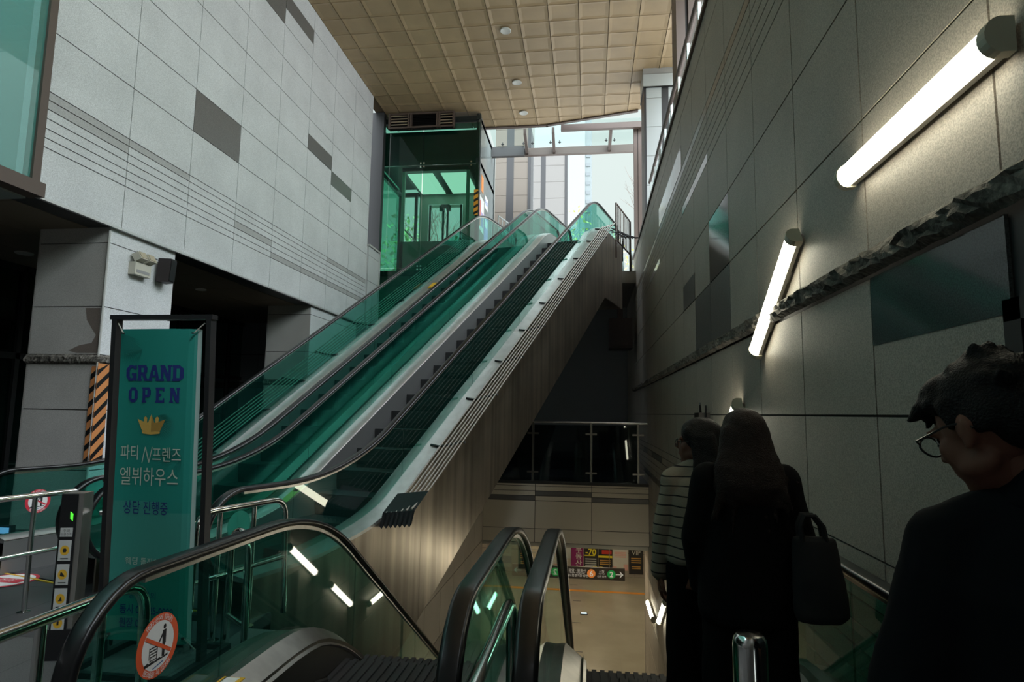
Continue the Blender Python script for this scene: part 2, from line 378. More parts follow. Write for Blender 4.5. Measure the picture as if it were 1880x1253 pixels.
# --- storefront under the left block
sf = MB(); X0 = -9.4
for k in range(10):
    y = -3+2.0*k; sf.box(X0-.05, X0+.05, y-.04, y+.04, 0, 3.86, BLACK)
sf.box(X0-.05, X0+.05, -3, 15.6, 0, .12, BLACK); sf.box(X0-.05, X0+.05, -3, 15.6, 2.3, 2.4, BLACK); sf.box(X0-.05, X0+.05, -3, 15.6, 3.76, 3.86, BLACK)
sf = struct(sf.build('window_2'), 'dark green glass storefront under the left block')
b = MB(); b.quad((X0, -3, .1), (X0, 15.6, .1), (X0, 15.6, 3.8), (X0, -3, 3.8), G_DKG); b.build('window_pane', None, sf)
b = MB(); b.lathe((X0+.10, 10.3, 1.1), [(.0,-.03),(.03,-.02),(.03,.02),(0,.03)], 12, CHROME); b.build('knob', None, sf)
b = MB(); b.box(X0+.06, X0+.09, 9.75, 10.35, 2.1, 2.75, emis('green_glow_sign', (.01,.30,.16), .25)); tag(b.build('green_panel'), 'small green lit panel on the dark storefront beside the stone column', 'sign')

# --- mezzanine floor with the pit
b = MB()
def flo(x0, x1, y0, y1, m, st=1.0):
    nx = max(1, round((x1-x0)/st)); ny = max(1, round((y1-y0)/st))
    for i in range(nx):
        for j in range(ny):
            a, c = x0+(x1-x0)*i/nx, x0+(x1-x0)*(i+1)/nx; e, f_ = y0+(y1-y0)*j/ny, y0+(y1-y0)*(j+1)/ny
            b.quad((a+.002,e+.002,0),(c-.002,e+.002,0),(c-.002,f_-.002,0),(a+.002,f_-.002,0), m)
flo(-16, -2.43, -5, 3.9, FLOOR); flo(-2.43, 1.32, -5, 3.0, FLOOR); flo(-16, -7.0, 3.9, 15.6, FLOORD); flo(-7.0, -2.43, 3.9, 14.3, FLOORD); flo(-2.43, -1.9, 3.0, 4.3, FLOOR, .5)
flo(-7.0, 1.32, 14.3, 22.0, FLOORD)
b.box(-16, -2.43, -5, 14.3, -.25, -.003, DARK); b.box(-2.43, 1.32, -5, 2.5, -.25, -.003, DARK); b.box(-2.43, -1.9, 2.5, 4.3, -.25, -.003, DARK)
b.box(-7, 1.32, 14.32, 22, -.25, -.003, DARK)
struct(b.build('floor', fix=False), 'dark grey granite floor of the middle level')
# pit walls
panel_wall('wall_pit_left', [4.3+1.0*k for k in range(10)]+[14.3], [-5.6,-4.9,-4.2,-3.5,-2.8,-2.1,-1.36,-.72,-.08], lambda u, v, d: (-2.43+d, u, v), G_R, [((7,14.3,-2.8,-2.1), G_D)])
b = MB(); b.box(-2.9, -2.444, 4.3, 14.3, -5.6, -.1, DARK); b.box(-2.43, 1.3, 2.5, 2.7, -5.6, -.26, DARK); struct(b.build('wall_pit_core'))
panel_wall('wall_lintel', [-2.43, -1.23, .05, 1.32], [-1.36,-1.06,-.44,-.33,-.22,-.11,-.06], lambda u, v, d: (u, 14.3-d, v), G_LN, [((-2.43,-1.23,-.44,-.33), G_D), ((.05,1.32,-.44,-.33), G_D), ((-1.23,.05,-.33,-.22), G_D)])
b = MB(); b.box(-2.43, 1.32, 14.313, 14.55, -1.36, -.06, DARK); struct(b.build('wall_lintel_core'))
# --- lower station level
b = MB()
for i in range(24):
    for j in range(18):
        x0, y0 = -9+.9*i, 13.0+.9*j
        b.quad((x0+.004,y0+.004,ZLOW),(x0+.896,y0+.004,ZLOW),(x0+.896,y0+.896,ZLOW),(x0+.004,y0+.896,ZLOW), LFLOOR)
b.box(-9.5, 13, 2.5, 30, ZLOW-.1, ZLOW-.006, mat('floor_joint', (.20,.18,.13), .6))
b.box(-2.43, 1.32, 2.7, 13.0, ZLOW-.006, ZLOW-.001, LFLOOR)
struct(b.build('floor_lower', fix=False), 'tan terrazzo floor of the lower level')
panel_wall('wall_lower', [-9+1.1*k for k in range(20)], [-5.6,-4.6,-3.6,-2.6,-1.4], lambda u, v, d: (u, 28.6-d, v), G_R)
b = MB(); b.box(-9.5, 13, 14.56, 29, -1.5, -1.42, mat('lower_ceiling_tile', (.55,.52,.44), .7)); b.box(-9.5, 13, 28.62, 28.8, -5.7, -1.4, DARK); b.box(-9.5,-9.4,14.3,28.6,-5.6,-1.4,G_R); b.box(12.9,13,14.3,28.6,-5.6,-1.4,G_R); b.box(-9.5,-2.9,14.3,14.5,-5.6,-.3,G_R); b.box(1.62,13,15.8,16,-5.6,-1.4,G_R)
struct(b.build('ceiling_lower'))
b = MB(); b.quad((-9,26.0,ZLOW+.004),(13,26.0,ZLOW+.004),(13,26.25,ZLOW+.004),(-9,26.25,ZLOW+.004), mat('orange_line', (.75,.30,.04), .5)); tag(b.build('floor_line'), 'orange guide line taped across the lower level floor', 'floor marking')
# --- upper level: slab, right-hand pavement
UPF = mat('upper_paving', (.34,.33,.31), .6, speckle=.15, sscale=80)
b = MB(); b.box(-20, 1.32, 17.6, 44, ZUP-.35, ZUP, UPF); b.box(1.64, 45, -8, 46, 5.6, 5.8, UPF); b.box(-20, 45, 44, 140, 5.2, 5.6, UPF)
b.box(-6.1, 1.4, 21.8, 22.0, 0, 5.3, mat('shade_wall', (.30,.32,.34), .6)); b.box(XL-.02, XL+.01, 15.9, 22, 0, 3.9, DARK); b.box(-16, XL, 17.0, 17.2, 0, 10.5, DARK)
b.box(1.32, 1.62, 18.55, 44, -1.4, 5.8, G_R)
struct(b.build('floor_upper'), 'street level paving at the top of the escalators')
# --- coffered ceiling
ZC = 10.5; GX, GY = .68, .5755
bm = bmesh.new()
def coffer(x0, y0, x1, y1):
    g = .008; bd = .085
    o_ = [(x0+g,y0+g),(x1-g,y0+g),(x1-g,y1-g),(x0+g,y1-g)]; i_ = [(x0+bd,y0+bd*.85),(x1-bd,y0+bd*.85),(x1-bd,y1-bd*.85),(x0+bd,y1-bd*.85)]
    V = [bm.verts.new((x,y,ZC)) for x, y in o_] + [bm.verts.new((x,y,ZC+.016)) for x, y in i_] + [bm.verts.new((x,y,ZC+.012)) for x, y in o_]
    bm.faces.new((V[4],V[5],V[6],V[7]))
    for k in range(4):
        q = (k+1) % 4; bm.faces.new((V[k],V[q],V[4+q],V[4+k])); bm.faces.new((V[k],V[q],V[8+q],V[8+k]))
for i in range(-10, 4):
    for j in range(-30, 11):
        x0, y0 = -.25+GX*i, 12.60+GY*j
        x1, y1 = x0+GX, y0+GY
        x0 = max(x0, XL)
        if x1 <= XL+.05 or y0 < -4 or y0 > 18.3: continue
        coffer(x0, y0, x1, y1)
def clip(bm, co, no):
    geom = list(bm.verts)+list(bm.edges)+list(bm.faces)
    bmesh.ops.bisect_plane(bm, geom=geom, plane_co=co, plane_no=no, clear_outer=True)
clip(bm, (0, 18.3, 0), (0, 1, 0)); dv = Vector((1.38+1.35, 17.6-18.29, 0)); nv = Vector((-dv.y, dv.x, 0)).normalized(); clip(bm, (-1.35, 18.29, 0), nv)
for f_ in bm.faces: f_.normal_flip() if f_.normal.z > 0 else None
me = bpy.data.meshes.new('ceiling'); bm.to_mesh(me); bm.free(); me.materials.append(CEIL); co_ = bpy.data.objects.new('ceiling', me); COL.objects.link(co_); struct(co_, 'tan coffered tile ceiling')
b = MB(); b.box(XL-.3, 2.5, -6, 16.6, ZC+.04, ZC+.3, mat('ceiling_joint', (.16,.11,.06), .8)); b.prism([(XL-.3,16.6,ZC+.04),(2.5,16.6,ZC+.04),(2.5,17.2,ZC+.04),(1.42,17.55,ZC+.04),(-1.35,18.25,ZC+.04),(XL-.3,18.25,ZC+.04)], (0,0,.26), MATS['ceiling_joint'])
b.prism([(-1.35,18.24,ZC-.03),(1.42,17.54,ZC-.03),(1.42,17.66,ZC-.03),(-1.35,18.36,ZC-.03)], (0,0,.35), BROWN); b.box(-3.3,-1.3,18.25,18.37,ZC-.03,ZC+.3,BROWN)
struct(b.build('ceiling_core'))
# wall behind the camera keeps the near end of the hall shaded
b = MB(); b.box(-16, 1.7, -5.3, -5.1, -.3, 10.6, mat('hall_back', (.22,.21,.2), .7)); struct(b.build('wall_rear'))

# ================================================================ ESCALATORS
def bez(p0, p1, p2, n): return [((1-t)**2*p0[0]+2*t*(1-t)*p1[0]+t*t*p2[0], (1-t)**2*p0[1]+2*t*(1-t)*p1[1]+t*t*p2[1]) for t in [i/n for i in range(n+1)]]
def profile(sA, zA, k0, k1, zB, sB, t0, t1, off=0.0):
    """polyline (s, z): flat at zA, knee at k0, slope to k1, flat at zB"""
    L = math.hypot(k1-k0, zB-zA); ux, uz = (k1-k0)/L, (zB-zA)/L
    p = [(sA, zA)] + bez((k0-t0, zA), (k0, zA), (k0+ux*t0, zA+uz*t0), 12) + bez((k1-ux*t1, zB-uz*t1), (k1, zB), (k1+t1, zB), 12) + [(sB, zB)]
    return [(s, z+off) for s, z in p]
def interp(pr, s):
    for (a, za), (b_, zb) in zip(pr, pr[1:]):
        if a <= s <= b_: return za+(zb-za)*(s-a)/max(b_-a, 1e-9)
    return pr[0][1] if s < pr[0][0] else pr[-1][1]
HR = rprof(.040, .018, .016)
def escalator(name, label, D, N, cL, cR, base, rise_k, guard=None, seams=1.65, group='escalators', bars=(), truss=None, oL=.175, oR=.175, steps=True, ridge=False):
    """D direction of travel in plan, N lateral right; cL/cR lateral handrail positions; rise_k = (s0, z0, k0, k1, z1, s1, t0, t1) of the handrail top"""
    s0, z0, k0, k1, z1, s1, t0, t1 = rise_k
    D = Vector(D); N = Vector(N); Z = Vector((0,0,1))
    W = lambda s, c, z: D*s + N*c + Z*z
    root = thing(name, label, 'escalator', W(s0, (cL+cR)/2, base), group)
    R = .33; hp = profile(s0+R, z0, k0, k1, z1, s1-R, t0, t1)
    slope = (z1-z0)/(k1-k0); ca = math.hypot(1, slope)
    gl = lambda s: interp(hp, s)-.03
    def dk(s):   # deck level: .64 under the rail on the flats, a little more on the slope
        f = max(0, min(1, (s-k0+.2)/.8)) * max(0, min(1, (k1+.2-s)/.8))
        return interp(hp, s) - .64 - .10*f
    for side, c in ((-1, cL), (1, cR)):
        # handrail loop
        path = [W(s0+R+.75, c, z0-2*R-.06), W(s0+R+.3, c, z0-2*R-.015)]
        path += [W(s0+R-R*math.sin(a), c, z0-R-R*math.cos(a)) for a in [PI*i/18 for i in range(19)]]
        path += [W(s, c, z) for s, z in hp[1:-1]]
        path += [W(s1-R+R*math.sin(a), c, z1-R+R*math.cos(a)) for a in [PI*i/18 for i in range(19)]]
        path += [W(s1-R-.3, c, z1-2*R-.015), W(s1-R-.75, c, z1-2*R-.06)]
        b = MB(); b.sweep([p+Z*-.018 for p in path], HR, N, RUBBER); h = b.build('handrail', None, root, True)
        b = MB(); b.sweep([W(s, c, z-.045) for s, z in hp], [(.014,.008),(-.014,.008),(-.014,-.012),(.014,-.012)], N, STEEL); b.build('handrail_guide', None, h)
        # glass panels
        ss = []; s = s0+.02
        cuts = [s0+.02, s0+R+.55]
        while cuts[-1]+seams < s1-R-.9: cuts.append(cuts[-1]+seams)
        cuts += [s1-R-.55, s1-.02]
        cuts = sorted(set(cuts))
        for a, e_ in zip(cuts, cuts[1:]):
            if e_-a < .1: continue
            n = max(3, int((e_-a)/.06)); pts_t, pts_b = [], []
            for i in range(n+1):
                s = a+.003+(e_-a-.006)*i/n
                if s < s0+R: q = math.sqrt(max(R*R-(s0+R-s)**2, 0)); zt, zb = z0-R+q-.02, z0-R-q+.02
                elif s > s1-R: q = math.sqrt(max(R*R-(s-s1+R)**2, 0)); zt, zb = z1-R+q-.02, z1-R-q+.02
                else: zt, zb = gl(s), dk(s)-.03
                if zt-zb < .01: continue
                pts_t.append((s, zt)); pts_b.append((s, zb))
            poly = [W(s, c-.005, z) for s, z in pts_t] + [W(s, c-.005, z) for s, z in reversed(pts_b)]
            m_ = len(pts_t); vs = [W(s, c-.005, z) for s, z in pts_t+pts_b] + [W(s, c+.005, z) for s, z in pts_t+pts_b]
            fs = [(i, i+1, m_+i+1, m_+i) for i in range(m_-1)] + [(2*m_+i, 3*m_+i, 3*m_+i+1, 2*m_+i+1) for i in range(m_-1)]
            fs += [(0, m_, 3*m_, 2*m_), (m_-1, 3*m_-1, 4*m_-1, 2*m_-1)] + [(i, 2*m_+i, 2*m_+i+1, i+1) for i in range(m_-1)]
            b = MB(); b.add(vs, fs, G_BAL); b.build('glass_panel', None, root)
        # deck, skirt, outer cladding
        sd0, sd1 = s0+.22, s1-.22; n = 90
        S = [sd0+(sd1-sd0)*i/n for i in range(n+1)]
        inn = -side; ow = oL if side < 0 else oR
        if ridge: prof = [(inn*.165, -.055), (inn*.175, -.05), (inn*.06, .034), (inn*.02, .030), (-inn*.02, .022), (-inn*ow, 0), (-inn*ow, -.03), (inn*.155, -.06)]
        else: prof = [(inn*.155, -.012), (inn*.165, -.004), (inn*.155, .004), (inn*.02, .022), (-inn*.02, .022), (-inn*ow, 0), (-inn*ow, -.03), (inn*.155, -.03)]
        b = MB(); b.sweep([W(s, c, dk(s)) for s in S], prof, N, DECK2 if ridge else DECK); b.build('deck', None, root, True)
        b = MB(); vs = []
        for s in S: vs += [W(s, c+inn*.16, dk(s)-.02), W(s, c+inn*.135, dk(s)-(.36 if ridge else .58))]
        b.add(vs, [(2*i, 2*i+1, 2*i+3, 2*i+2) for i in range(n)], SKIRT if ridge else SKIRTL); b.build('skirt_panel', None, root, True)
        if ridge: b = MB(); b.sweep([W(s, c+inn*.15, dk(s)-.25) for s in S], [(inn*.0,.01),(inn*.03,.006),(inn*.03,-.006),(inn*.0,-.01)], N, BLACK); b.build('skirt_brush', None, root)
        if truss:
            co = c+side*(ow-.005); tb = truss
            cuts2 = [sd0+.02+1.22*i for i in range(int((sd1-sd0)/1.22)+1)]+[sd1]
            b = MB()
            for a, e_ in zip(cuts2, cuts2[1:]):
                k = 6; qs = [a+.002+(e_-a-.004)*i/k for i in range(k+1)]
                vs = [W(s, co, dk(s)-.01) for s in qs] + [W(s, co, tb(s)) for s in qs] + [W(s, co-side*.02, dk(s)-.01) for s in qs] + [W(s, co-side*.02, tb(s)) for s in qs]; k += 1
                b.add(vs, [(i, i+1, k+i+1, k+i) for i in range(k-1)] + [(2*k+i, 3*k+i, 3*k+i+1, 2*k+i+1) for i in range(k-1)] + [(0,k,3*k,2*k),(k-1,3*k-1,4*k-1,2*k-1)], TRUSS)
            b.build('side_cladding', None, root, fix=False)
    if truss:
        b = MB(); vs = []; n = 70
        for i in range(n+1):
            s = s0+.24+(s1-s0-.48)*i/n; vs += [W(s, cL-oL+.02, truss(s)+.01), W(s, cR+oR-.02, truss(s)+.01)]
        b.add(vs, [(2*i, 2*i+1, 2*i+3, 2*i+2) for i in range(n)], TRUSS); b.build('underside_panel', None, root, True)
    # steps
    wi = (cR-cL)/2-.14; cm = (cL+cR)/2; td = .37; rs = abs(slope)*td
    z0s, z1s = z0-.95, z1-.95
    if steps:
        me0 = None; sgn = 1 if slope > 0 else -1
        nose = lambda s: min(max(z0s+slope*(s-k0), min(z0s, z1s)), max(z0s, z1s))
        i = 0; s = k0-1.3*(1)
        while s < k1+1.0:
            z = nose(s + (td if sgn > 0 else 0)) if False else nose(s)
            if me0 is None:
                b = MB(); ng = 18 if ridge else 0; gw = 2*wi/max(ng,1)
                h = rs+.03
                # body
                A = D*0
                def P(a, c_, zz): return D*a + N*c_ + Z*zz
                if sgn > 0: pf = [(0,0),(td,0),(td,-.05),(.03,-h*1.0),(.03,-h),(.008,-h*.6),(0,-.03)]
                else: pf = [(0,0),(td,0),(td,-.03),(td-.008,-h*.6),(td-.03,-h),(0,-.05)]
                vs = [P(a, -wi, zz-.012) for a, zz in pf] + [P(a, wi, zz-.012) for a, zz in pf]; k = len(pf)
                b.add(vs, [tuple(range(k)), tuple(range(k, 2*k))[::-1]] + [(q, (q+1)%k, k+(q+1)%k, k+q) for q in range(k)], STEPM)
                for q in range(ng):
                    c_ = -wi+gw*(q+.5)
                    b.obox(P(td/2, c_, -.006), D*(td/2), N*gw*.28, Z*.006, STEPM)
                yl_ = 1 if sgn > 0 else 1
                me_o = b.build('step', None, root); me0 = me_o.data
                o = me_o
            else:
                o = me_o.copy(); COL.objects.link(o); o.parent = root
            o.location = W(s, cm, z) - root.location + (root.location*0)
            # mesh is stored relative to the root, undo that once
            o.location = W(s, cm, z)
            s += td; i += 1
    # landing plates with comb
    for (a, e_, zz) in ((s0+.3, k0-1.3+.03, z0s), (k1+.95, s1-.1, z1s)):
        b = MB(); b.obox(W((a+e_)/2, cm, zz-.012), D*(e_-a)/2, N*(wi+.02), Z*.012, SKIRT)
        q0 = e_ if a < k0 else a
        b.obox(W(q0-(.05 if a < k0 else -.05), cm, zz+.003), D*.012, N*wi, Z*.003, YEL)
        b.build('comb_plate', None, root)
    return root, W, hp, dk

AZ = math.radians(16.07)
DU = (math.sin(AZ), math.cos(AZ), 0); NU = (math.cos(AZ), -math.sin(AZ), 0)
def tb_up(s):
    z = 1.92+.625*(s-10.15)
    return max(-1.15, min(z, 4.27)) if s > 5 else max(-1.15, z)
RK = (3.30, .95, 4.89, 13.55, 6.58, 15.9, .85, .55)
escD, WD, hpD, dkD = escalator('escalator', 'nearer rising escalator with a tall brushed steel side facing the right wall', DU, NU, -5.11, -3.80, 0, RK, truss=tb_up, group='rising escalators', oL=.14)
escC, WC, hpC, dkC = escalator('escalator', 'farther of the two long rising escalators, passing close below the left granite wall', DU, NU, -6.73, -5.43, 0, RK, truss=tb_up, group='rising escalators', oR=.14)
DK_ = (0, 1, 0); ND = (1, 0, 0)
def tb_dn(s): return max(ZLOW-.0, min(-1.0, -.9-.628*(s-4.0)))
RA = (1.88, .95, 3.73, 12.65, -4.65, 14.75, .62, .9)
escA, WA, hpA, dkA = escalator('escalator', 'left descending escalator beside the banner, no stroller sticker on its glass', DK_, ND, -1.67, -.42, 0, RA, truss=tb_dn, group='descending escalators', oR=.10, ridge=True)
escB, WB, hpB, dkB = escalator('escalator', 'right descending escalator along the right wall, the two women stepping onto it', DK_, ND, -.19, 1.06, 0, RA, truss=tb_dn, group='descending escalators', oL=.10, ridge=True)

# ================================================================ LIFT, LAMPS, BEYOND THE TOP
# --- wall lamps
LAMPC = emis('lamp_diffuser', (1.0, .95, .74), 10.0)
CAPM = mat('lamp_end_cap', (.55, .52, .42), .5)
HOUS = mat('lamp_housing', (.35, .34, .30), .5)
def wall_lamp(y, z, dy, dz, label):
    c = Vector((XR, y, z)); t = Vector((0, dy, dz)).normalized(); u = Vector((1,0,0)).cross(t); L = .585
    root = thing('wall_lamp', label, 'wall lamp', c, 'tube lamps on the right wall')
    b = MB(); b.obox(c+Vector((-.035,0,0)), t*L, u*.05, Vector((.012,0,0))); b.obox(c+Vector((-.012,0,0))+t*.25, t*.05, u*.03, Vector((.012,0,0))); b.obox(c+Vector((-.012,0,0))-t*.25, t*.05, u*.03, Vector((.012,0,0)))
    b.build('housing', HOUS, root)
    b = MB(); pf = [(.055,.048)] + [(.055+.05*math.sin(a), .055*math.cos(a)) for a in [PI*(i+.5)/10 for i in range(10)]] + [(.055,-.048)]
    rings = [[c + t*s + Vector((-a, 0, 0)) + u*q for a, q in pf] for s in (-L+.03, L-.03)]
    b.loft(rings); b.build('diffuser', LAMPC, root, False)
    for sg in (-1, 1):
        b = MB(); pf2 = [(.02,.058)] + [(.055+.055*math.sin(a), .060*math.cos(a)) for a in [PI*(i+.5)/10 for i in range(10)]] + [(.02,-.058)]
        b.loft([[c + t*sg*s + Vector((-a,0,0)) + u*q for a, q in pf2] for s in (L-.03, L+.012)]); b.build('end_cap', CAPM, root)
wall_lamp(2.54, 2.735, 1, 0, 'large level tube lamp high on the right wall, nearest the camera')
wall_lamp(4.40, 2.352, 1, -.635, 'sloping tube lamp on the right wall crossing the rough stone band')
wall_lamp(5.99, 1.335, 1, -.635, 'sloping tube lamp mostly hidden behind the long-haired woman')
wall_lamp(7.55, .33, 1, -.635, 'sloping tube lamp on the right wall hidden behind the women')
wall_lamp(9.78, -.88, 1, -.635, 'sloping tube lamp beside the striped sleeve cuff')
wall_lamp(11.45, -1.88, 1, -.635, 'lowest sloping tube lamp on the right wall, right arm of the V')
wall_lamp(13.6, -2.5, 1, 0, 'level tube lamp at the foot of the descent, left arm of the V')
# --- lower level ceiling lights
LOWC = emis('warm_ceiling_panel', (1.0, .84, .58), 11.0)
for k, (x, y) in enumerate([(x, y) for y in (15.3, 17.4, 20.6, 23.4, 26.6) for x in (-3.2, .2, 3.6)]):
    t = thing('ceiling_light', 'warm square light panel in the lower level ceiling, hidden above the beam', 'ceiling light', (x, y, -1.5), 'lower ceiling lights')
    b = MB(); b.box(x-.36, x+.36, y-.36, y+.36, -1.53, -1.502, HOUS); b.build('frame', None, t)
    b = MB(); b.box(x-.32, x+.32, y-.32, y+.32, -1.536, -1.531, LOWC); b.build('diffuser', None, t)
# --- downlights
LENS = mat('downlight_lens', (.45, .58, .55), .25)
RING = mat('downlight_ring', (.6, .6, .56), .4)
def downlight(x, y, z, label, r=.13):
    t = thing('downlight', label, 'downlight', (x, y, z), 'recessed downlights')
    b = MB(); b.lathe((x, y, z), [(r*.75,-.004),(r,-.004),(r,-.02),(r*.9,-.026),(r*.75,-.018)], 24, RING); b.build('trim_ring', None, t, True)
    b = MB(); b.lathe((x, y, z), [(.001,-.012),(r*.4,-.013),(r*.75,-.008),(r*.75,-.002),(.001,-.002)], 24, LENS); b.build('lens', None, t, True)
downlight(-1.97, 13.4, ZC, 'round downlight in the tan ceiling, nearest of the row of three')
downlight(-1.97, 15.7, ZC, 'round downlight in the tan ceiling, middle of the row of three')
downlight(-1.97, 17.42, ZC, 'round downlight in the tan ceiling beside its far edge')
downlight(-8.55, 8.15, 3.86, 'round downlight in the dark soffit at the left edge, before the stone column', .12)
downlight(-7.58, 8.9, 3.86, 'round downlight in the dark soffit just right of the stone column', .10)
downlight(-7.55, 10.98, 3.86, 'round downlight in the dark soffit farther behind the stone column', .10)

# --- glass lift
SF = mat('lift_steel', (.035, .045, .045), .4, metal=.3)
X0, X1, YF, YB = -6.6, -3.27, 17.3, 20.2
lift = thing('glass_lift', 'green glass lift shaft with a lit car beside the left granite wall', 'lift', ((X0+X1)/2, 18.7, 0))
b = MB()
for x in (X0, X1-.10):
    for y in (YF+.04, YB-.14): b.box(x, x+.12, y, y+.12, 0, 10.5, SF)
for z in (1.2, 3.6, 5.55, 8.95, 10.3):
    b.box(X0, X1, YF+.06, YF+.16, z, z+.14, SF); b.box(X0, X1, YB-.16, YB-.06, z, z+.14, SF); b.box(X0, X0+.1, YF, YB, z, z+.14, SF); b.box(X1-.1, X1, YF, YB, z, z+.14, SF)
for x in (-5.98, -5.62): b.box(x, x+.09, YB-.3, YB-.2, 5.6, 9, SF)
b.box(X0+.1, X1-.1, YF+.3, YB-.3, 9.15, 10.12, mat('machine_panel', (.012,.016,.016), .6))
b.box(X0+.1, X1-.1, YB-.25, YB-.2, 0, 5.6, MATS['machine_panel'])
b.build('shaft_frame', None, lift)
for (xa, xb) in ((X0, -5.0), (-4.985, X1)):
    for za, zb in ((.1, 2.9), (2.915, 5.74), (5.755, 8.905), (8.92, 10.2)):
        b = MB(); b.box(xa+.004, xb-.004, YF, YF+.015, za, zb, G_SHAFT); b.build('front_glass_panel', None, lift)
for za, zb in ((.1, 5.74), (5.755, 10.2)):
    b = MB(); b.box(X0, X0+.015, YF+.02, YB, za, zb, G_SHAFT); b.build('side_glass_panel', None, lift)
SIDEM = mat('grey_side_glass', (.19,.21,.205), .12, spec=.6)
for k, (ya, yb) in enumerate(((YF+.02, 18.72), (18.74, YB))):
    for za, zb in ((0, 5.74), (5.755, 8.905), (8.92, 10.5)):
        b = MB(); b.box(X1-.02, X1, ya, yb, za, zb, SIDEM); b.build('side_panel', None, lift)
for x in (-5.045, -4.945, -3.5):
    for z in (8.86, 8.97, 5.70, 5.80):
        b = MB(); b.obox((x, YF-.02, z), (.022,0,0), (0,.02,0), (0,0,.022), CHROME); b.build('glass_bolt', None, lift)
# louvre box
lv = MB(); lx0, lx1, lz0, lz1 = -6.02, -4.0, 9.98, 10.46
lv.box(lx0, lx1, YF-.28, YF-.24, lz0, lz0+.05, BROWN); lv.box(lx0, lx1, YF-.28, YF-.24, lz1-.05, lz1, BROWN)
for x in (lx0, -5.42, -5.35, -4.55, -4.48, lx1-.05): lv.box(x, x+.05, YF-.29, YF-.1, lz0, lz1, BROWN)
lv.box(lx0, lx1, YF-.16, YF-.1, lz0, lz1, BLACK)
lv = lv.build('louvre_box', None, lift)
for (xa, xb, m, n) in ((lx0+.06, -5.44, mat('cream_louvre', (.75,.62,.48), .5), 4), (-5.3, -4.56, DARK, 7), (-4.43, lx1-.06, MATS['cream_louvre'], 4)):
    b = MB()
    for k in range(n):
        z = lz0+.07+(lz1-lz0-.12)*(k+.35)/n; h = .32*(lz1-lz0)/n
        b.prism([(xa, YF-.20, z+h*1.6), (xb, YF-.20, z+h*1.6), (xb, YF-.27, z), (xa, YF-.27, z)], (0, .012, .012), m)
    b.build('louvre_slats', None, lv)
# car
car = MB(); cx0, cx1, cy0, cy1, cz0, cz1 = -5.72, -3.62, 17.62, 19.7, 5.75, 8.86
WALLC = mat('car_wall', (.55,.60,.55), .5)
car.box(cx0, cx1, cy0, cy1, cz0-.1, cz0, SF); car.box(cx0, cx1, cy0, cy1, cz1+.01, cz1+.12, SF)
for x in (cx0, cx1-.09):
    for y in (cy0, cy1-.09): car.box(x, x+.09, y, y+.09, cz0, cz1, WALLC)
car.box(cx0, cx1, cy1-.04, cy1, 8.52, cz1, WALLC); car.box(cx0, -5.42, cy1-.04, cy1, cz0, 8.52, WALLC); car.box(-4.24, cx1, cy1-.04, cy1, cz0, 8.52, WALLC)
car.box(cx0, cx1, cy1-.05, cy1, cz0, 6.6, WALLC); car.box(cx0, cx1, cy0, cy0+.02, cz0, 6.65, mat('car_lower_panel', (.20,.23,.21), .4))
car = car.build('lift_car', None, lift)
b = MB()
for x0_, x1_ in ((cx0+.12, -4.80), (-4.55, cx1-.1)): b.box(x0_, x1_, cy0+.15, cy1-.2, cz1-.04, cz1-.01, emis('lift_light_panel', (.85,1,.85), .9))
b.build('light_panel', None, car)
for (xa, xb) in ((-5.40, -4.87), (-4.79, -4.26)):
    b = MB(); f = MB(); f.box(xa, xa+.07, cy1-.03, cy1, 6.6, 8.5, SF); f.box(xb-.07, xb, cy1-.03, cy1, 6.6, 8.5, SF); f.box(xa, xb, cy1-.03, cy1, 8.40, 8.5, WALLC); f.box(xa, xb, cy1-.03, cy1, 6.6, 7.1, WALLC)
    dr = f.build('car_door', None, car); b.quad((xa+.07,cy1-.015,7.1),(xb-.07,cy1-.015,7.1),(xb-.07,cy1-.015,8.4),(xa+.07,cy1-.015,8.4), G_CLR); b.build('door_pane', None, dr)
b = MB(); b.box(-4.98,-4.68,cy1-.12,cy1-.04,8.36,8.48,SF); b.box(-5.02,-4.88,cy1-.14,cy1-.04,8.26,8.44,SF); b.box(-4.78,-4.64,cy1-.14,cy1-.04,8.26,8.44,SF); b.build('door_operator', None, car)
b = MB(); b.tube([(cx0+.1,cy0+.1,7.05),(cx0+.1,cy1-.1,7.05)], .02, 8, CHROME); b.tube([(cx0+.1,cy1-.12,7.05),(cx1-.1,cy1-.12,7.05)], .02, 8, CHROME); b.build('hand_bar', None, car)
# hazard strip
def hazard(mb, P, w, h, n, c0, c1, lift_=.002, k=.8, skew=.55):
    """orange field with slanted black bars; P(a, b, d) maps across/up"""
    mb.quad(P(0,0,0), P(w,0,0), P(w,h,0), P(0,h,0), c0)
    per = h/n
    for i in range(-1, n+1):
        lo = i*per; pts = [(0, lo), (w, lo+w*skew), (w, lo+w*skew+per*.42), (0, lo+per*.42)]
        pts = [(a, min(max(b_, 0), h)) for a, b_ in pts]
        if abs(pts[0][1]-pts[3][1])+abs(pts[1][1]-pts[2][1]) < .005: continue
        mb.add([P(a, b_, lift_) for a, b_ in pts], [(0,1,2,3)], c1)
HAZ = mat('hazard_orange', (.80,.36,.03), .4)
b = MB(); hazard(b, lambda a, q, d: (-3.40+a, YF-.022-d, 7.32+q), .13, .78, 4, HAZ, BLACK, k=.8); b.build('hazard_strip', None, lift, fix=False)
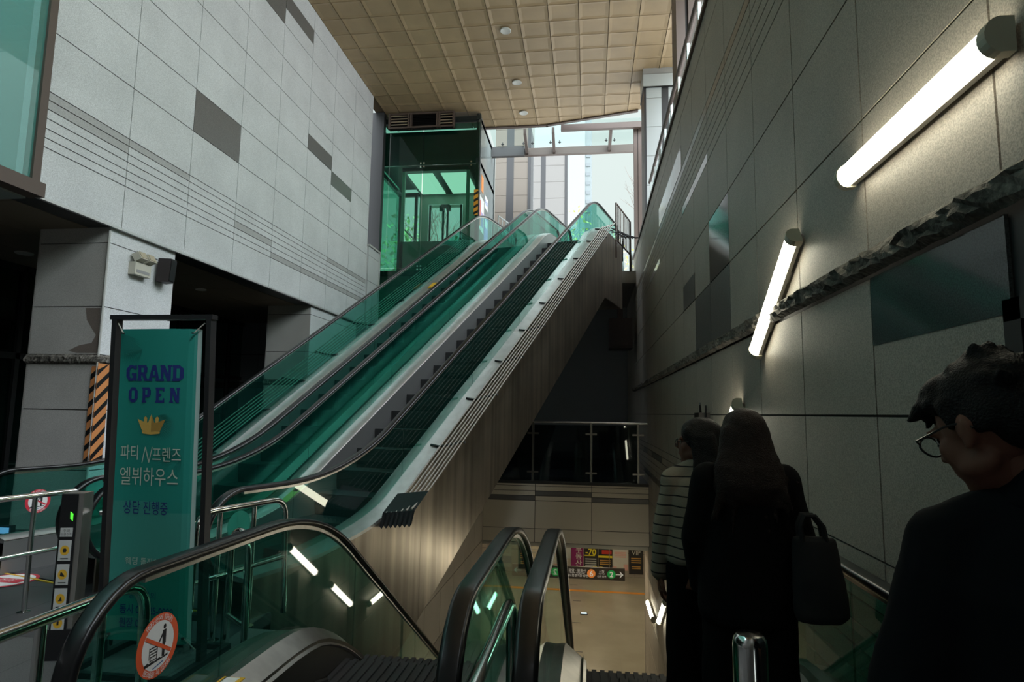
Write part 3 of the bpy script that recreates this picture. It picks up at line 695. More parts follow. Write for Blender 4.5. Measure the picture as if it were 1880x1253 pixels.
# notices on the lift side
PAP = [mat('paper_white', (.62,.62,.60), .6), mat('print_red', (.55,.06,.04), .6), mat('print_blue', (.06,.10,.35), .6), mat('print_orange', (.75,.22,.03), .6), mat('print_violet', (.30,.22,.45), .6)]
for k, (y, z, wy, hz, m, lab) in enumerate([(17.5,7.0,.75,1.05,0,'white notice with red and violet print on the lift side, lower and nearer'),(18.35,6.85,.7,.85,4,'violet notice on the lift side, low and farther from the hazard strip'),(17.75,8.25,.35,.5,3,'small orange notice on the lift side above the white one'),(18.4,7.95,.55,.4,0,'pale notice with dark blue lettering on the lift side')]):
    b = MB(); b.box(X1+.001, X1+.006, y, y+wy, z, z+hz, PAP[m])
    if k == 0: b.box(X1+.006,X1+.007,y+.05,y+.2,z+.1,z+.9,PAP[1]); b.box(X1+.006,X1+.007,y+.3,y+.65,z+.15,z+.6,PAP[4])
    if k == 1: b.box(X1+.006,X1+.007,y+.1,y+.6,z+.5,z+.75,PAP[0])
    if k == 3: add_text(b, '비상구', .2, (X1+.008, y+.28, z+.2), (0,1,0), (0,0,1), PAP[2], .004)
    tag(b.build('notice'), lab, 'notice', 'notices on the lift side')

# --- canopy over the exit
b = MB(); b.box(-3.2, 1.65, 19.6, 19.75, 10.12, 10.36, BROWN); bm_ = tag(b.build('canopy_beam'), 'brown steel beam spanning the exit below the glass canopy', 'beam')
b = MB(); b.box(-3.25, -2.15, 19.45, 19.6, 10.05, 10.38, mat('dark_steel', (.05,.045,.045), .5)); tag(b.build('canopy_bracket'), 'dark steel bracket at the left end of the canopy beam', 'beam')
for k, x in enumerate((-2.1, -1.2, .62)):
    b = MB(); b.prism([(x, 18.62, 10.58), (x, 18.62, 10.40), (x-.02, 19.59, 10.16), (x-.02, 19.59, 10.34)], (.09,0,0), BROWN)
    tag(b.build('canopy_rafter'), ['short brown rafter at the left end of the glass canopy','brown rafter left of centre under the glass canopy','brown rafter near the right end of the glass canopy'][k], 'rafter', 'canopy rafters')
b = MB(); b.box(-.9, 1.65, 18.45, 18.6, 10.40, 10.58, BROWN); tag(b.build('canopy_purlin'), 'upper brown crossbar of the glass canopy next to the ceiling', 'beam')
b = MB(); b.prism([(-3.2,18.4,10.66),(1.6,18.4,10.66),(1.6,19.8,10.46),(-3.2,19.8,10.46)], (0,0,.015), G_CLR); cg = tag(b.build('canopy_glass'), 'clear glass canopy sheet above the brown rafters', 'glass canopy')
b = MB()
for x in (-2.9, -2.2, -1.9, -1.3, -1.0, .52, .78):
    b.box(x, x+.03, 19.40, 19.43, 10.40, 10.50, BLACK); b.box(x-.03, x+.06, 19.39, 19.44, 10.43, 10.445, BLACK)
b.build('clamp', None, cg)
# --- columns by the exit
WHT = mat('white_clad_panel', (.45,.48,.48), .4); TANP = mat('tan_tile_clad_shaded', (.15,.125,.10), .5); TANL = mat('pale_tile_clad', (.18,.17,.16), .5); TJ = mat('tile_joint_line', (.18,.15,.12), .7)  # tan tile colour darkened to stand in for the canopy's shade
def clad_column(name, label, x0, x1, y0, y1, z0, z1, m, step, grooves, edge=None, top=None):
    b = MB(); b.box(x0+.012, x1-.012, y0+.012, y1, z0, z1, TJ); z = z0
    xs = [x0]+[g for gg in grooves for g in gg]+[x1]
    while z < z1-.02:
        zt = min(z+step, z1)
        for a, c in zip(xs[::2], xs[1::2]): b.box(a, c, y0, y0+.012, z+.006, zt-.006, m)
        b.box(x0, x0+.012, y0+.004, y1, z+.006, zt-.006, m if edge is None else edge); b.box(x1-.012, x1, y0+.004, y1, z+.006, zt-.006, m)
        z = zt
    for a, c in grooves: b.box(a, c, y0+.002, y0+.03, z0, z1, DARK)
    if edge: b.box(x0-.0, x0+.05, y0-.01, y0+.02, z0, z1, DARK)
    o = b.build(name); o['kind'] = 'structure'; o['label'] = label
    return o
clad_column('column_3', 'white panelled column standing outside above the right wall', 1.40, 2.30, 15.4, 16.3, 5.8, 10.34, WHT, .78, [(1.84, 2.02)], BROWN)
b = MB(); b.box(1.38, 2.32, 15.38, 16.3, 10.36, 10.53, mat('grey_clad', (.35,.35,.34), .4)); b.box(1.38, 2.32, 15.36, 16.3, 10.0, 10.34, WHT); b.box(1.37,2.32,15.35,16.3,9.98,10.0,BLACK); struct(b.build('column_3_head'))
b = MB(); b.box(1.66, 1.83, 11.4, 12.0, 5.8, 10.5, BROWN); b.box(1.89, 2.6, 11.4, 12.0, 5.8, 10.5, BROWN); b.box(1.80, 1.92, 11.45, 12.0, 5.8, 10.5, BLACK); struct(b.build('column_4'), 'brown steel clad column outside above the right wall')
b = MB(); b.box(1.36, 1.47, 18.6, 18.75, 5.65, 10.6, BROWN); b.box(1.49, 1.62, 18.6, 18.8, 5.65, 10.6, BROWN); b.box(1.46, 1.50, 18.64, 18.8, 5.65, 10.6, DARK); struct(b.build('column_5'), 'brown steel post at the right side of the exit')
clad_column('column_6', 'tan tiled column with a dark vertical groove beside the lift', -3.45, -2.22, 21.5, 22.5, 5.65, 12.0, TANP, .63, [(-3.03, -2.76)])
b = MB(); b.box(-2.24, -2.13, 21.48, 22.5, 5.65, 12, DARK); struct(b.build('column_6_edge'))
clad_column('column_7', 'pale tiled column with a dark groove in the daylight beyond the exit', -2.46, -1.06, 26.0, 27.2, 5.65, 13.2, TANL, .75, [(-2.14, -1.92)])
b = MB(); b.box(-1.08, -.98, 25.98, 27.2, 5.65, 13.2, DARK); b.box(-2.52, -2.46, 26, 27.2, 5.65, 13.2, mat('pale_edge', (.8,.82,.82), .4)); struct(b.build('column_7_edge'))
# --- glass railing on the right wall
rl = thing('glass_railing', 'glass railing with dark rail on top of the right wall', 'railing', (1.46, 8, 6.26))
b = MB(); b.tube([(1.44, -4, 7.12), (1.44, 14.6, 7.12)], .035, 10, BROWN); b.build('top_rail', None, rl, True)
for k in range(20):
    y = 14.3-.92*k
    b = MB(); b.box(1.425, 1.455, y-.03, y+.03, 6.26, 6.62, STEEL); b.box(1.42, 1.46, y-.05, y+.05, 6.60, 7.0, mat('white_clamp_plate', (.75,.77,.76), .35)); 
    for z in (6.70, 6.80, 6.90): b.box(1.414, 1.42, y-.008, y+.008, z-.008, z+.008, BLACK)
    b.build('post', None, rl)
    b = MB(); b.box(1.47, 1.48, y-.88, y-.04, 6.36, 7.02, G_CLR); b.build('glass_panel', None, rl)
# --- city beyond
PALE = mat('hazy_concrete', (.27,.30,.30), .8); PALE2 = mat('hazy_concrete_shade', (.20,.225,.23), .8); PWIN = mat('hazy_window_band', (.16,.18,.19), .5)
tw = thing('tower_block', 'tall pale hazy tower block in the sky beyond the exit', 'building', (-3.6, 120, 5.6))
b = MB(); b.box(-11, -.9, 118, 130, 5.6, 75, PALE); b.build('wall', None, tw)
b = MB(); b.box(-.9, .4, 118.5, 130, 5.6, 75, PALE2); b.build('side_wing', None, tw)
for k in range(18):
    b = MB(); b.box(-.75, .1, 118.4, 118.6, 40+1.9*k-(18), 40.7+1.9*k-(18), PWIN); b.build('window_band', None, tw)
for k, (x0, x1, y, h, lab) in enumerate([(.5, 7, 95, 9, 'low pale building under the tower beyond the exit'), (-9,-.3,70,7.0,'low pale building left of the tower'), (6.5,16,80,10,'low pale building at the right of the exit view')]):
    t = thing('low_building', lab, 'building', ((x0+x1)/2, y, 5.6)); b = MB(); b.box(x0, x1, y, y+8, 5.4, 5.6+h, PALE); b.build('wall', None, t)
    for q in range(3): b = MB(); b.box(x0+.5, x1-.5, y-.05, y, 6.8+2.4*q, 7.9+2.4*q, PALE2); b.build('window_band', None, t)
# trees and shrubs
BARK = mat('bare_bark', (.16,.12,.10), .8); LEAFY = mat('yellow_green_leaves', (.42,.42,.10), .6); LEAFG = mat('green_leaves', (.10,.22,.06), .6)
def bare_tree(loc, h, label, seed, lean=(0,0)):
    random.seed(seed); t = thing('bare_tree', label, 'tree', loc, 'trees beyond the exit'); b = MB(); tr_ = MB()
    def grow(mb, p, d, L, r, n):
        q = p + d*L; mid = p + d*L*.5 + Vector((random.uniform(-1,1),random.uniform(-1,1),random.uniform(-.5,.5)))*L*.06
        mb.tube([p, mid, q], [r, r*.8, r*.6], 5, BARK)
        if n == 0: return
        for k in range(3 if n > 1 else 2):
            dd = (d + Vector((random.uniform(-1,1), random.uniform(-1,1), random.uniform(-.25,.7)))*.62).normalized()
            grow(b, q if k else mid, dd, L*random.uniform(.62,.82), r*.58, n-1)
    p0 = Vector(loc); d0 = Vector((lean[0], lean[1], 1)).normalized()
    tr_.tube([p0, p0+d0*h*.3], [.13,.10], 8, BARK); tr_.build('trunk', None, t)
    for k in range(4): grow(b, p0+d0*h*.28, (d0+Vector((random.uniform(-1,1),random.uniform(-1,1),.2))*.6).normalized(), h*.24, .06, 4)
    b.build('branches', None, t, fix=False)
bare_tree((5.6, 32, 5.6), 9.5, 'bare tree whose branches reach in from the right of the exit', 11, (-.25, 0))
bare_tree((-7.5, 30, 5.6), 7, 'bare tree standing beyond the lift', 4)
bare_tree((4.2, 12, 5.8), 8, 'bare street tree outside above the right wall', 21)
def shrub(loc, rx, rz, m, label, seed, n=420):
    random.seed(seed); t = thing('shrub', label, 'shrub', loc, 'shrubs beyond the exit'); b = MB(); b.tube([loc, (loc[0], loc[1], loc[2]+rz)], [.05,.03], 6, BARK); b.build('stem', None, t); b = MB()
    for _ in range(n):
        u = Vector((random.gauss(0,1), random.gauss(0,1), random.gauss(0,1))).normalized()*(random.random()**.4)
        c = Vector(loc)+Vector((u.x*rx, u.y*rx, rz+u.z*rz)); a = Vector((random.uniform(-1,1),random.uniform(-1,1),random.uniform(-1,1))).normalized(); e = a.orthogonal().normalized(); s_ = random.uniform(.07,.13)
        b.add([c-a*s_, c+e*s_*.5, c+a*s_, c-e*s_*.5], [(0,1,2,3)], m)
    b.build('foliage', m, t, fix=False)
shrub((-.6, 30, 5.6), 1.3, 3.2, LEAFY, 'yellow green shrub rising behind the middle escalator top', 1)
shrub((1.2, 33, 5.6), 1.4, 3.0, LEAFY, 'yellow green shrub behind the nearer escalator top', 2)
shrub((-5.2, 24, 5.6), 1.2, 1.5, LEAFG, 'green shrub seen through the lift glass', 3)
shrub((-7.4, 23.5, 5.6), 1.2, 2.0, LEAFG, 'green shrub beyond the left side of the lift', 5)

# ================================================================ PROPS ON THE MIDDLE LEVEL
PLATE_ = mat('sticker_white', (.72,.72,.70), .5); SRED = mat('sticker_red', (.70,.10,.03), .5); SRED2 = mat('sticker_crimson', (.55,.03,.05), .5); INK = mat('ink_black', (.012,.012,.015), .6); INKB = mat('ink_blue', (.02,.10,.30), .6)
WHT_T = mat('white_letter', (.78,.78,.76), .6)
def no_stroller(parent, C, ex, ey, R, ring, label, plain=None):
    """round no-stroller sticker: ring, cart, person, slash; C centre, ex/ey in the glass plane"""
    C = Vector(C); ex = Vector(ex); ey = Vector(ey); nz = ex.cross(ey).normalized()
    b = MB(); N = 40
    def P(a, q, l): return C + ex*(a*R) + ey*(q*R) + nz*l
    b.add([P(math.cos(2*PI*i/N), math.sin(2*PI*i/N), .0) for i in range(N)], [tuple(range(N))], ring)
    b.add([P(.76*math.cos(2*PI*i/N), .76*math.sin(2*PI*i/N), .0006) for i in range(N)], [tuple(range(N))], PLATE_)
    if plain: b.add([P(math.cos(2*PI*i/N), math.sin(2*PI*i/N), -.0006) for i in range(N)], [tuple(range(N))], PLATE_)
    if True:
        def rect(x0, x1, y0, y1, l=.0012, m=INK): b.quad(P(x0,y0,l), P(x1,y0,l), P(x1,y1,l), P(x0,y1,l), m)
        # person
        b.add([P(.26+.07*math.cos(2*PI*i/14), .52+.08*math.sin(2*PI*i/14), .0012) for i in range(14)], [tuple(range(14))], INK)
        b.add([P(x, y, .0012) for x, y in [(.17,.42),(.35,.42),(.36,-.02),(.33,-.05),(.33,-.42),(.20,-.42),(.19,.0)]], [tuple(range(7))], INK)
        b.add([P(x, y, .0012) for x, y in [(.18,.36),(.18,.22),(.02,.02),(-.02,.08)]], [(0,1,2,3)], INK)
        # cart
        for k in range(4): rect(-.42+.02*k, -.02, -.02-.09*k, .02-.09*k)
        rect(-.42,-.39,-.34,.04); rect(-.06,-.02,-.34,.1); rect(-.36,-.33,-.50,-.3); rect(-.06,-.03,-.50,-.3); rect(-.40,-.02,-.40,-.37)
        # steps line and slogan
        b.add([P(x, y, .0012) for x, y in [(-.62,-.44),(-.45,-.40),(-.40,-.45),(-.2,-.41),(-.15,-.45),(.1,-.40),(.15,-.44),(.5,-.40),(.5,-.47),(-.6,-.53)]], [tuple(range(10))], INK)
        b.add([P(x, y, .0012) for x, y in [(-.2,-.66),(.3,-.56),(.3,-.60),(-.2,-.70)]], [(0,1,2,3)], INKB)
        b.add([P(x, y, .0018) for x, y in [(-.66,.34),(-.60,.44),(.66,-.30),(.60,-.40)]], [(0,1,2,3)], ring)
        for word, a0 in (('유모차·손수레 탑승금지', 130), ('핸드레일을 꼭 잡으세요', -130)):
            chs = list(word); n = len(chs)
            for k, ch in enumerate(chs):
                if ch == ' ': continue
                a = math.radians(a0 - (k)*80/(n-1)) if a0 > 0 else math.radians(a0 + k*80/(n-1))
                p = P(.87*math.cos(a), .87*math.sin(a), .0012)
                up_ = (ex*math.cos(a)+ey*math.sin(a)) * (1 if a0 > 0 else -1); rt = up_.cross(nz)
                add_text(b, ch, R*.19, p, rt, up_, WHT_T)
    o = b.build('warning_sticker', None, parent, fix=False); o['label'] = label
    return o
no_stroller(escA, (-1.67+.0075, 2.32, .63), (0,1,0), (0,0,1), .118, SRED, 'orange ringed no stroller sticker') if False else None
# sticker on the left glass of the near escalator faces the camera side (+X)
no_stroller(escA, (-1.67+.0078, 2.32, .63), (0,1,0), (0,0,1), .118, SRED, 'orange ringed no stroller sticker')
no_stroller(escC, WC(3.86, -6.73+.008, .61), DU, (0,0,1), .115, SRED2, 'red ringed no stroller sticker')
no_stroller(escD, WD(3.62, -3.80-.008, .66), tuple(-Vector(DU)), (0,0,1), .11, SRED2, 'sticker seen from its pale back', True)
# yellow caution marks on decks
for rt_, p_, t_ in ((escD, WD(5.45, -4.98, dkD(5.45)+.024), (Vector(DU)+Vector((0,0,.55))).normalized()), (escA, Vector((-1.59, 2.62, .34)), Vector((0,1,0)))):
    b = MB(); lat = Vector(NU) if rt_ is escD else Vector((1,0,0)); nn = lat.cross(t_)
    b.obox(p_, t_*.14, lat*.05, nn*.002, mat('caution_green', (.25,.45,.12), .5) if rt_ is escD else YEL); b.obox(p_+t_*.09, t_*.04, lat*.03, nn*.004, PLATE_ if rt_ is escA else INK); 
    b.build('caution_label', None, rt_)
b = MB(); b.obox(WC(10.95, -6.55, dkC(10.95)+.02), (Vector(DU)+Vector((0,0,.65))).normalized()*.13, Vector(NU)*.05, Vector((0,0,.012)), YEL); b.build('caution_label', None, escC)

# guard bars beside the decks
RODM = mat('guard_rod_steel', (.36,.33,.29), .5)
def guard_bars(root, W, dk, c0, c1, s0, s1, nb, brackets, mat_end):
    for k in range(nb):
        c = c0+(c1-c0)*k/(nb-1); h = .035+.06*(k/(nb-1))**1.5
        b = MB(); n = 40; b.tube([W(s0+(s1-s0)*i/n, c, dk(s0+(s1-s0)*i/n)+h) for i in range(n+1)], .009, 8, RODM); b.build('guard_bar', None, root, True)
    for s in brackets:
        b = MB(); sg = 1 if c1 > c0 else -1
        pts = [W(s, c0-sg*.14, dk(s)+.028), W(s, c0-sg*.03, dk(s)+.012)] + [W(s+.0, c0+(c1-c0)*t, dk(s)+.02+.06*t**1.5) for t in (.25,.5,.75,1)] + [W(s, c1+sg*.02, dk(s)+.06)]
        b.tube(pts, .014, 6, BLACK); b.build('guard_bracket', None, root, True)
    if mat_end:
        b = MB(); a, e_ = mat_end
        vs = []
        n = 14
        for i in range(n+1):
            c = c0-.04+(c1-c0+.08)*i/n; h = .05+.05*(i/n)
            z = .03 if i % 2 else 0
            vs += [W(a, c, dk(a)+h-.12-z), W(a+.05, c, dk(a)+h-.0), W(e_, c, dk(e_)+h+.04)]
        b.add(vs, [(3*i+k, 3*i+k+1, 3*i+k+4, 3*i+k+3) for i in range(n) for k in range(2)], BLACK); b.build('rubber_flap', None, root, fix=False)
guard_bars(escD, WD, dkD, -3.59, -3.30, 5.25, 13.6, 6, [6.31,7.18,8.05,8.92,9.83,10.8,11.75,12.7,13.4], (5.2, 5.5))
guard_bars(escC, WC, dkC, -6.94, -7.27, 4.6, 13.6, 6, [5.1,6.0,6.9,7.6,8.35,9.35,10.3,11.2,12.1,13.0], None)
# cage and fence at the top end
cg_ = thing('railing_panel', 'dark barred railing with a wire cage at the top right of the nearer rising escalator', 'railing', WD(15, -3.45, 5.65))
for k in range(6):
    f = k/5; c = -3.60+.42*f
    b = MB(); b.tube([WD(13.78+1.9*t, c, 5.86+.28*t+.15*math.sin(PI*t)*(1-f) - .22*f*(1-t)) for t in [i/8 for i in range(9)]], .012, 6, BLACK); b.build('long_bar', None, cg_, True)
for k in range(5):
    t = .1+.2*k
    b = MB(); b.tube([WD(13.78+1.9*t, -3.60+.44*f, 5.86+.28*t+.15*math.sin(PI*t)*(1-f)-.22*f*(1-t)+.008) for f in [i/6 for i in range(7)]], .012, 6, BLACK); b.build('cross_bar', None, cg_, True)
b = MB(); b.box(*(v for v in (WD(14.3,-3.3,0).x-.015, WD(14.3,-3.3,0).x+.015, WD(14.3,-3.3,0).y-.015, WD(14.3,-3.3,0).y+.015, 5.2, 5.72)), BLACK); b.build('stay', None, cg_)
fe = cg_
for s in (14.28, 15.86):
    b = MB(); b.tube([WD(s, -3.45, 5.3), WD(s, -3.45, 6.66)], .022, 8, BROWN); b.build('post', None, fe, True)
for z in (5.75, 6.66):
    b = MB(); b.tube([WD(14.28, -3.45, z), WD(15.86, -3.45, z)], .02, 8, BROWN); b.build('rail', None, fe, True)
for k in range(9):
    s = 14.28+1.58*(k+1)/10; b = MB(); b.tube([WD(s, -3.45, 5.75), WD(s, -3.45, 6.66)], .011, 6, BROWN); b.build('baluster', None, fe, True)
fe2 = thing('white_railing', 'small white tubular railing at the top of the farther rising escalator', 'railing', WD(15.6, -7.05, 5.65))
for s in (15.26, 15.52, 15.78, 16.03):
    b = MB(); b.tube([WD(s, -7.05, 5.65), WD(s, -7.05, 7.05)], .018, 8, WHT); b.build('upright', None, fe2, True)
for z in (6.7, 7.05):
    b = MB(); b.tube([WD(15.26, -7.05, z), WD(16.03, -7.05, z)], .02, 8, WHT); b.build('rail', None, fe2, True)
# bollards at the top beside the wall
for k, (x, y) in enumerate(((.98, 18.3), (1.2, 17.9))):
    b = MB(); b.lathe((x, y, 5.65), [(.05,0),(.05,.62),(.045,.65)], 14, mat('grey_green_post', (.25,.32,.30), .4)); tag(b.build('short_post', None, None, True), ['grey post beside the right wall at the top of the nearer rising escalator, farther one','grey post beside the right wall at the top of the nearer rising escalator'][k], 'post')

# ---------------------------------------------------------------- banner stand
BGRN = mat('banner_green', (.006,.195,.155), .55); BGRN2 = mat('banner_green_pale', (.030,.215,.175), .55); BPALM = mat('banner_palm', (.004,.150,.120), .55); NAVY = mat('banner_navy', (.008,.018,.14), .6); CREAMT = mat('banner_cream_text', (.40,.46,.38), .6); GOLD = mat('banner_gold', (.55,.34,.08), .5); GOLD2 = mat('banner_gold_dark', (.33,.19,.04), .5)
bs = thing('banner_stand', 'black frame stand with a tall green GRAND OPEN banner beside the pillar', 'banner stand', (-2.68, 3.65, 0))
def lean(x, y, z): return Vector((x - .045*z, y, z))
YB_ = 3.65
for x0 in (-2.99, -2.325):
    b = MB(); b.add([lean(x, y, z) for x, y, z in [(x0-.016,YB_-.03,.02),(x0+.016,YB_-.03,.02),(x0+.016,YB_+.03,.02),(x0-.016,YB_+.03,.02),(x0-.016,YB_-.03,2.115),(x0+.016,YB_-.03,2.115),(x0+.016,YB_+.03,2.115),(x0-.016,YB_+.03,2.115)]], [(3,2,1,0),(4,5,6,7),(0,1,5,4),(1,2,6,5),(2,3,7,6),(3,0,4,7)], BLACK); b.build('frame_post', None, bs)
    b = MB(); b.box(x0-.02, x0+.02, YB_-.28, YB_+.28, 0, .035, BLACK); b.build('foot', None, bs)
b = MB(); b.obox(lean(-2.66, YB_, 2.13), (.36,0,0), (0,.03,0), (0,0,.015), BLACK); b.build('frame_top', None, bs)
b = MB(); b.obox(lean(-2.66, YB_, .28), (.33,0,0), (0,.015,0), (0,0,.018), BLACK); b.build('crossbar', None, bs)
b = MB(); b.obox((-2.66, YB_-.26, .018), (.33,0,0), (0,.018,0), (0,0,.016), BLACK); b.build('crossbar', None, bs)
b = MB(); b.obox((-2.66, YB_+.26, .018), (.33,0,0), (0,.018,0), (0,0,.016), BLACK); b.build('crossbar', None, bs)
# sheet, slightly curled along its right edge
sh = MB(); nx, nz = 16, 30; bx0, bx1, bz0, bz1 = -2.935, -2.385, .13, 2.05
def SH(u, v, l=0.0):   # u 0..1 across, v 0..1 up
    x = bx0+(bx1-bx0)*u; z = bz0+(bz1-bz0)*v
    y = YB_-.035 + .010*math.sin(u*5+v*2) + (.03*max(0, u-.92)/.08 if u > .92 else 0) - l
    return lean(x, y, z)
for i in range(nx):
    for j in range(nz):
        u0, u1, v0, v1 = i/nx, (i+1)/nx, j/nz, (j+1)/nz
        m = BGRN if v0 > .42 - .03*u0 else BGRN2
        sh.quad(SH(u0,v0), SH(u1,v0), SH(u1,v1), SH(u0,v1), m)
sheet = sh.build('banner_sheet', None, bs, True, fix=False)
ed = MB(); 
for j in range(nz): ed.quad(SH(1,j/nz,.002), SH(.965,j/nz,.002), SH(.965,(j+1)/nz,.002), SH(1,(j+1)/nz,.002), mat('banner_edge', (.30,.42,.38), .6))
ed.build('banner_hem', None, sheet, fix=False)
def flat(mb, pts, m, l=.003):   # pts in (u, v)
    mb.add([SH(u, v, l) for u, v in pts], [tuple(range(len(pts)))], m)
random.seed(8)
for (u0, v0, a0, L_) in ((.02,.985,-70,.42),(.30,.93,200,.30),(.85,.585,215,.40),(.45,.70,-30,.34)):
    pm = MB()
    for k in range(22):
        a = math.radians(a0-50+100*k/21); l = L_*(.6+.4*math.sin(PI*k/21)); du, dv = math.cos(a)*l, math.sin(a)*l*.29
        e = .006; q = (min(max(u0+du,.01),.95), min(max(v0+dv,.02),.99))
        flat(pm, [(u0,v0),(u0*.5+q[0]*.5+e,v0*.5+q[1]*.5+e*.3),q,(u0*.5+q[0]*.5-e,v0*.5+q[1]*.5-e*.3)], BPALM, .002)
    pm.build('palm_print', None, sheet, fix=False)
W_B, H_B = bx1-bx0, bz1-bz0
tx = MB()
def slab(word, uc, vc, h, w, gap, m):
    """slab-serif capitals drawn as strokes in a unit box"""
    T, S = .30, .13
    L = {'G': [[(.95,.72),(.95,1),(.80,1),(.80,.92),(.55,1),(.28,1),(0,.75),(0,.25),(.28,0),(.6,0),(.78,.07),(.78,0),(.95,0),(.95,.50),(.50,.50),(.50,.34),(.62,.34),(.62,.20),(.52,.17),(.40,.17),(.30,.28),(.30,.72),(.40,.83),(.60,.83),(.70,.72)]],
         'R': [[(0,0),(.42,0),(.42,S),(.35,S),(.35,.36),(.45,.36),(.66,0),(1,0),(1,S),(.9,S),(.74,.42),(.9,.55),(.92,.80),(.78,1),(0,1),(0,1-S),(.07,1-S),(.07,S),(0,S)]],
         'A': [[(-.02,0),(.36,0),(.36,S),(.30,S),(.35,.24),(.65,.24),(.70,S),(.64,S),(.64,0),(1.02,0),(1.02,S),(.96,S),(.66,1),(.34,1),(.04,S),(-.02,S)]],
         'N': [[(0,0),(.36,0),(.36,S),(.29,S),(.29,.60),(.64,0),(.93,0),(.93,1-S),(1,1-S),(1,1),(.64,1),(.64,1-S),(.71,1-S),(.71,.44),(.38,1),(0,1),(0,1-S),(.07,1-S),(.07,S),(0,S)]],
         'D': [[(0,0),(.60,0),(.95,.22),(.95,.78),(.60,1),(0,1),(0,1-S),(.07,1-S),(.07,S),(0,S)]],
         'O': [[(.28,0),(.68,0),(.96,.25),(.96,.75),(.68,1),(.28,1),(0,.75),(0,.25)]],
         'P': [[(0,0),(.46,0),(.46,S),(.36,S),(.36,.34),(.72,.34),(.93,.52),(.93,.82),(.74,1),(0,1),(0,1-S),(.07,1-S),(.07,S),(0,S)]],
         'E': [[(0,0),(.92,0),(.92,.30),(.80,.30),(.76,.16),(.36,.16),(.36,.43),(.62,.43),(.62,.58),(.36,.58),(.36,.84),(.74,.84),(.78,.72),(.90,.72),(.90,1),(0,1),(0,1-S),(.07,1-S),(.07,S),(0,S)]]}
    holes = {'R': [(.36,.55,.58,.82)], 'A': [(.44,.36,.56,.62)], 'D': [(.36,.20,.62,.80)], 'O': [(.33,.22,.63,.78)], 'P': [(.36,.52,.58,.82)]}
    n = len(word); tot = n*w+(n-1)*gap; x = uc-tot/2
    for ch in word:
        for poly in L[ch]: flat(tx, [(x+a*w, vc+(q-.5)*h) for a, q in poly], m, .0035)
        for (a0, q0, a1, q1) in holes.get(ch, []): flat(tx, [(x+a0*w, vc+(q0-.5)*h),(x+a1*w, vc+(q0-.5)*h),(x+a1*w, vc+(q1-.5)*h),(x+a0*w, vc+(q1-.5)*h)], BGRN, .0045)
        x += w+gap
V = lambda z: (z-bz0)/H_B
slab('GRAND', .47, V(1.765), .053, .145, .006, NAVY); tx.build('headline_print', None, sheet, fix=False); tx = MB(); slab('OPEN', .47, V(1.625), .050, .125, .055, NAVY); tx.build('headline_print', None, sheet, fix=False); tx = MB()
def T(txt, u, z, size, m, bold=0.0, sx=1.0, shear=0.0): add_text(tx, txt, size, (u*W_B, 0, V(z)*H_B), (1,0,0), (0,0,1), m, bold, sx, 0, shear, lambda q: SH(q[0]/W_B, q[2]/H_B, .004))
T('파티', .185, 1.262, .100, CREAMT, 0, .74); T('N', .395, 1.250, .15, CREAMT, -.002, .62, .35); T('프렌즈', .665, 1.255, .100, CREAMT, 0, .74)
tx.build('name_print', None, sheet, fix=False); tx = MB(); T('엘뷔하우스', .445, 1.115, .122, CREAMT, 0, .75); tx.build('name_print', None, sheet, fix=False); tx = MB(); T('상담 진행중', .42, .925, .088, NAVY, 0, .75)
tx.build('notice_print', None, sheet, fix=False); tx = MB(); T('웨딩 돌잔치 후원', .5, .60, .05, CREAMT); tx.build('notice_print', None, sheet, fix=False); tx = MB(); T('· 송년모임', .55, .545, .05, CREAMT); tx.build('notice_print', None, sheet, fix=False); tx = MB(); T('상담 문의', .42, .40, .05, NAVY); tx.build('notice_print', None, sheet, fix=False); tx = MB(); T('동시 02-225-0000', .48, .315, .06, NAVY, .001, .85); tx.build('notice_print', None, sheet, fix=False); tx = MB(); T('원장 02-225-0000', .48, .235, .06, NAVY, .001, .85)
tx.build('notice_print', None, sheet, fix=False); tx = MB()
# crown
cu, cv = .455, V(1.44)
def K(pts, m): flat(tx, [(cu+a*.92, cv+q*.175) for a, q in pts], m, .004)
K([(-.13,-.12),(0,-.14),(0,.19),(-.045,.03),(-.095,.04),(-.20,.10)], GOLD); K([(0,-.14),(.13,-.12),(.20,.10),(.095,.04),(.045,.03),(0,.19)], GOLD2)
K([(-.10,.04),(-.06,.03),(-.06,.12),(-.085,.15),(-.11,.12)], GOLD); K([(.10,.04),(.06,.03),(.06,.12),(.085,.15),(.11,.12)], GOLD)
K([(-.13,-.13),(.13,-.13),(.125,-.17),(0,-.19),(-.125,-.17)], GOLD)
tx.build('crown_print', None, sheet, fix=False)
for x, s_ in ((bx0+.03, -1), (bx1-.03, 1)):
    for z in (2.02, .17):
        b = MB(); zz = 1 if z > 1 else -1
        b.lathe(tuple(lean(x, YB_-.05, z)), [(.001,-.004),(.010,-.004),(.010,.004),(.001,.004)], 10, BLACK); b.tube([lean(x, YB_-.045, z), lean(x+s_*.06, YB_-.02, z+zz*.07)], .004, 6, RODM); b.build('tie_clip', None, bs)

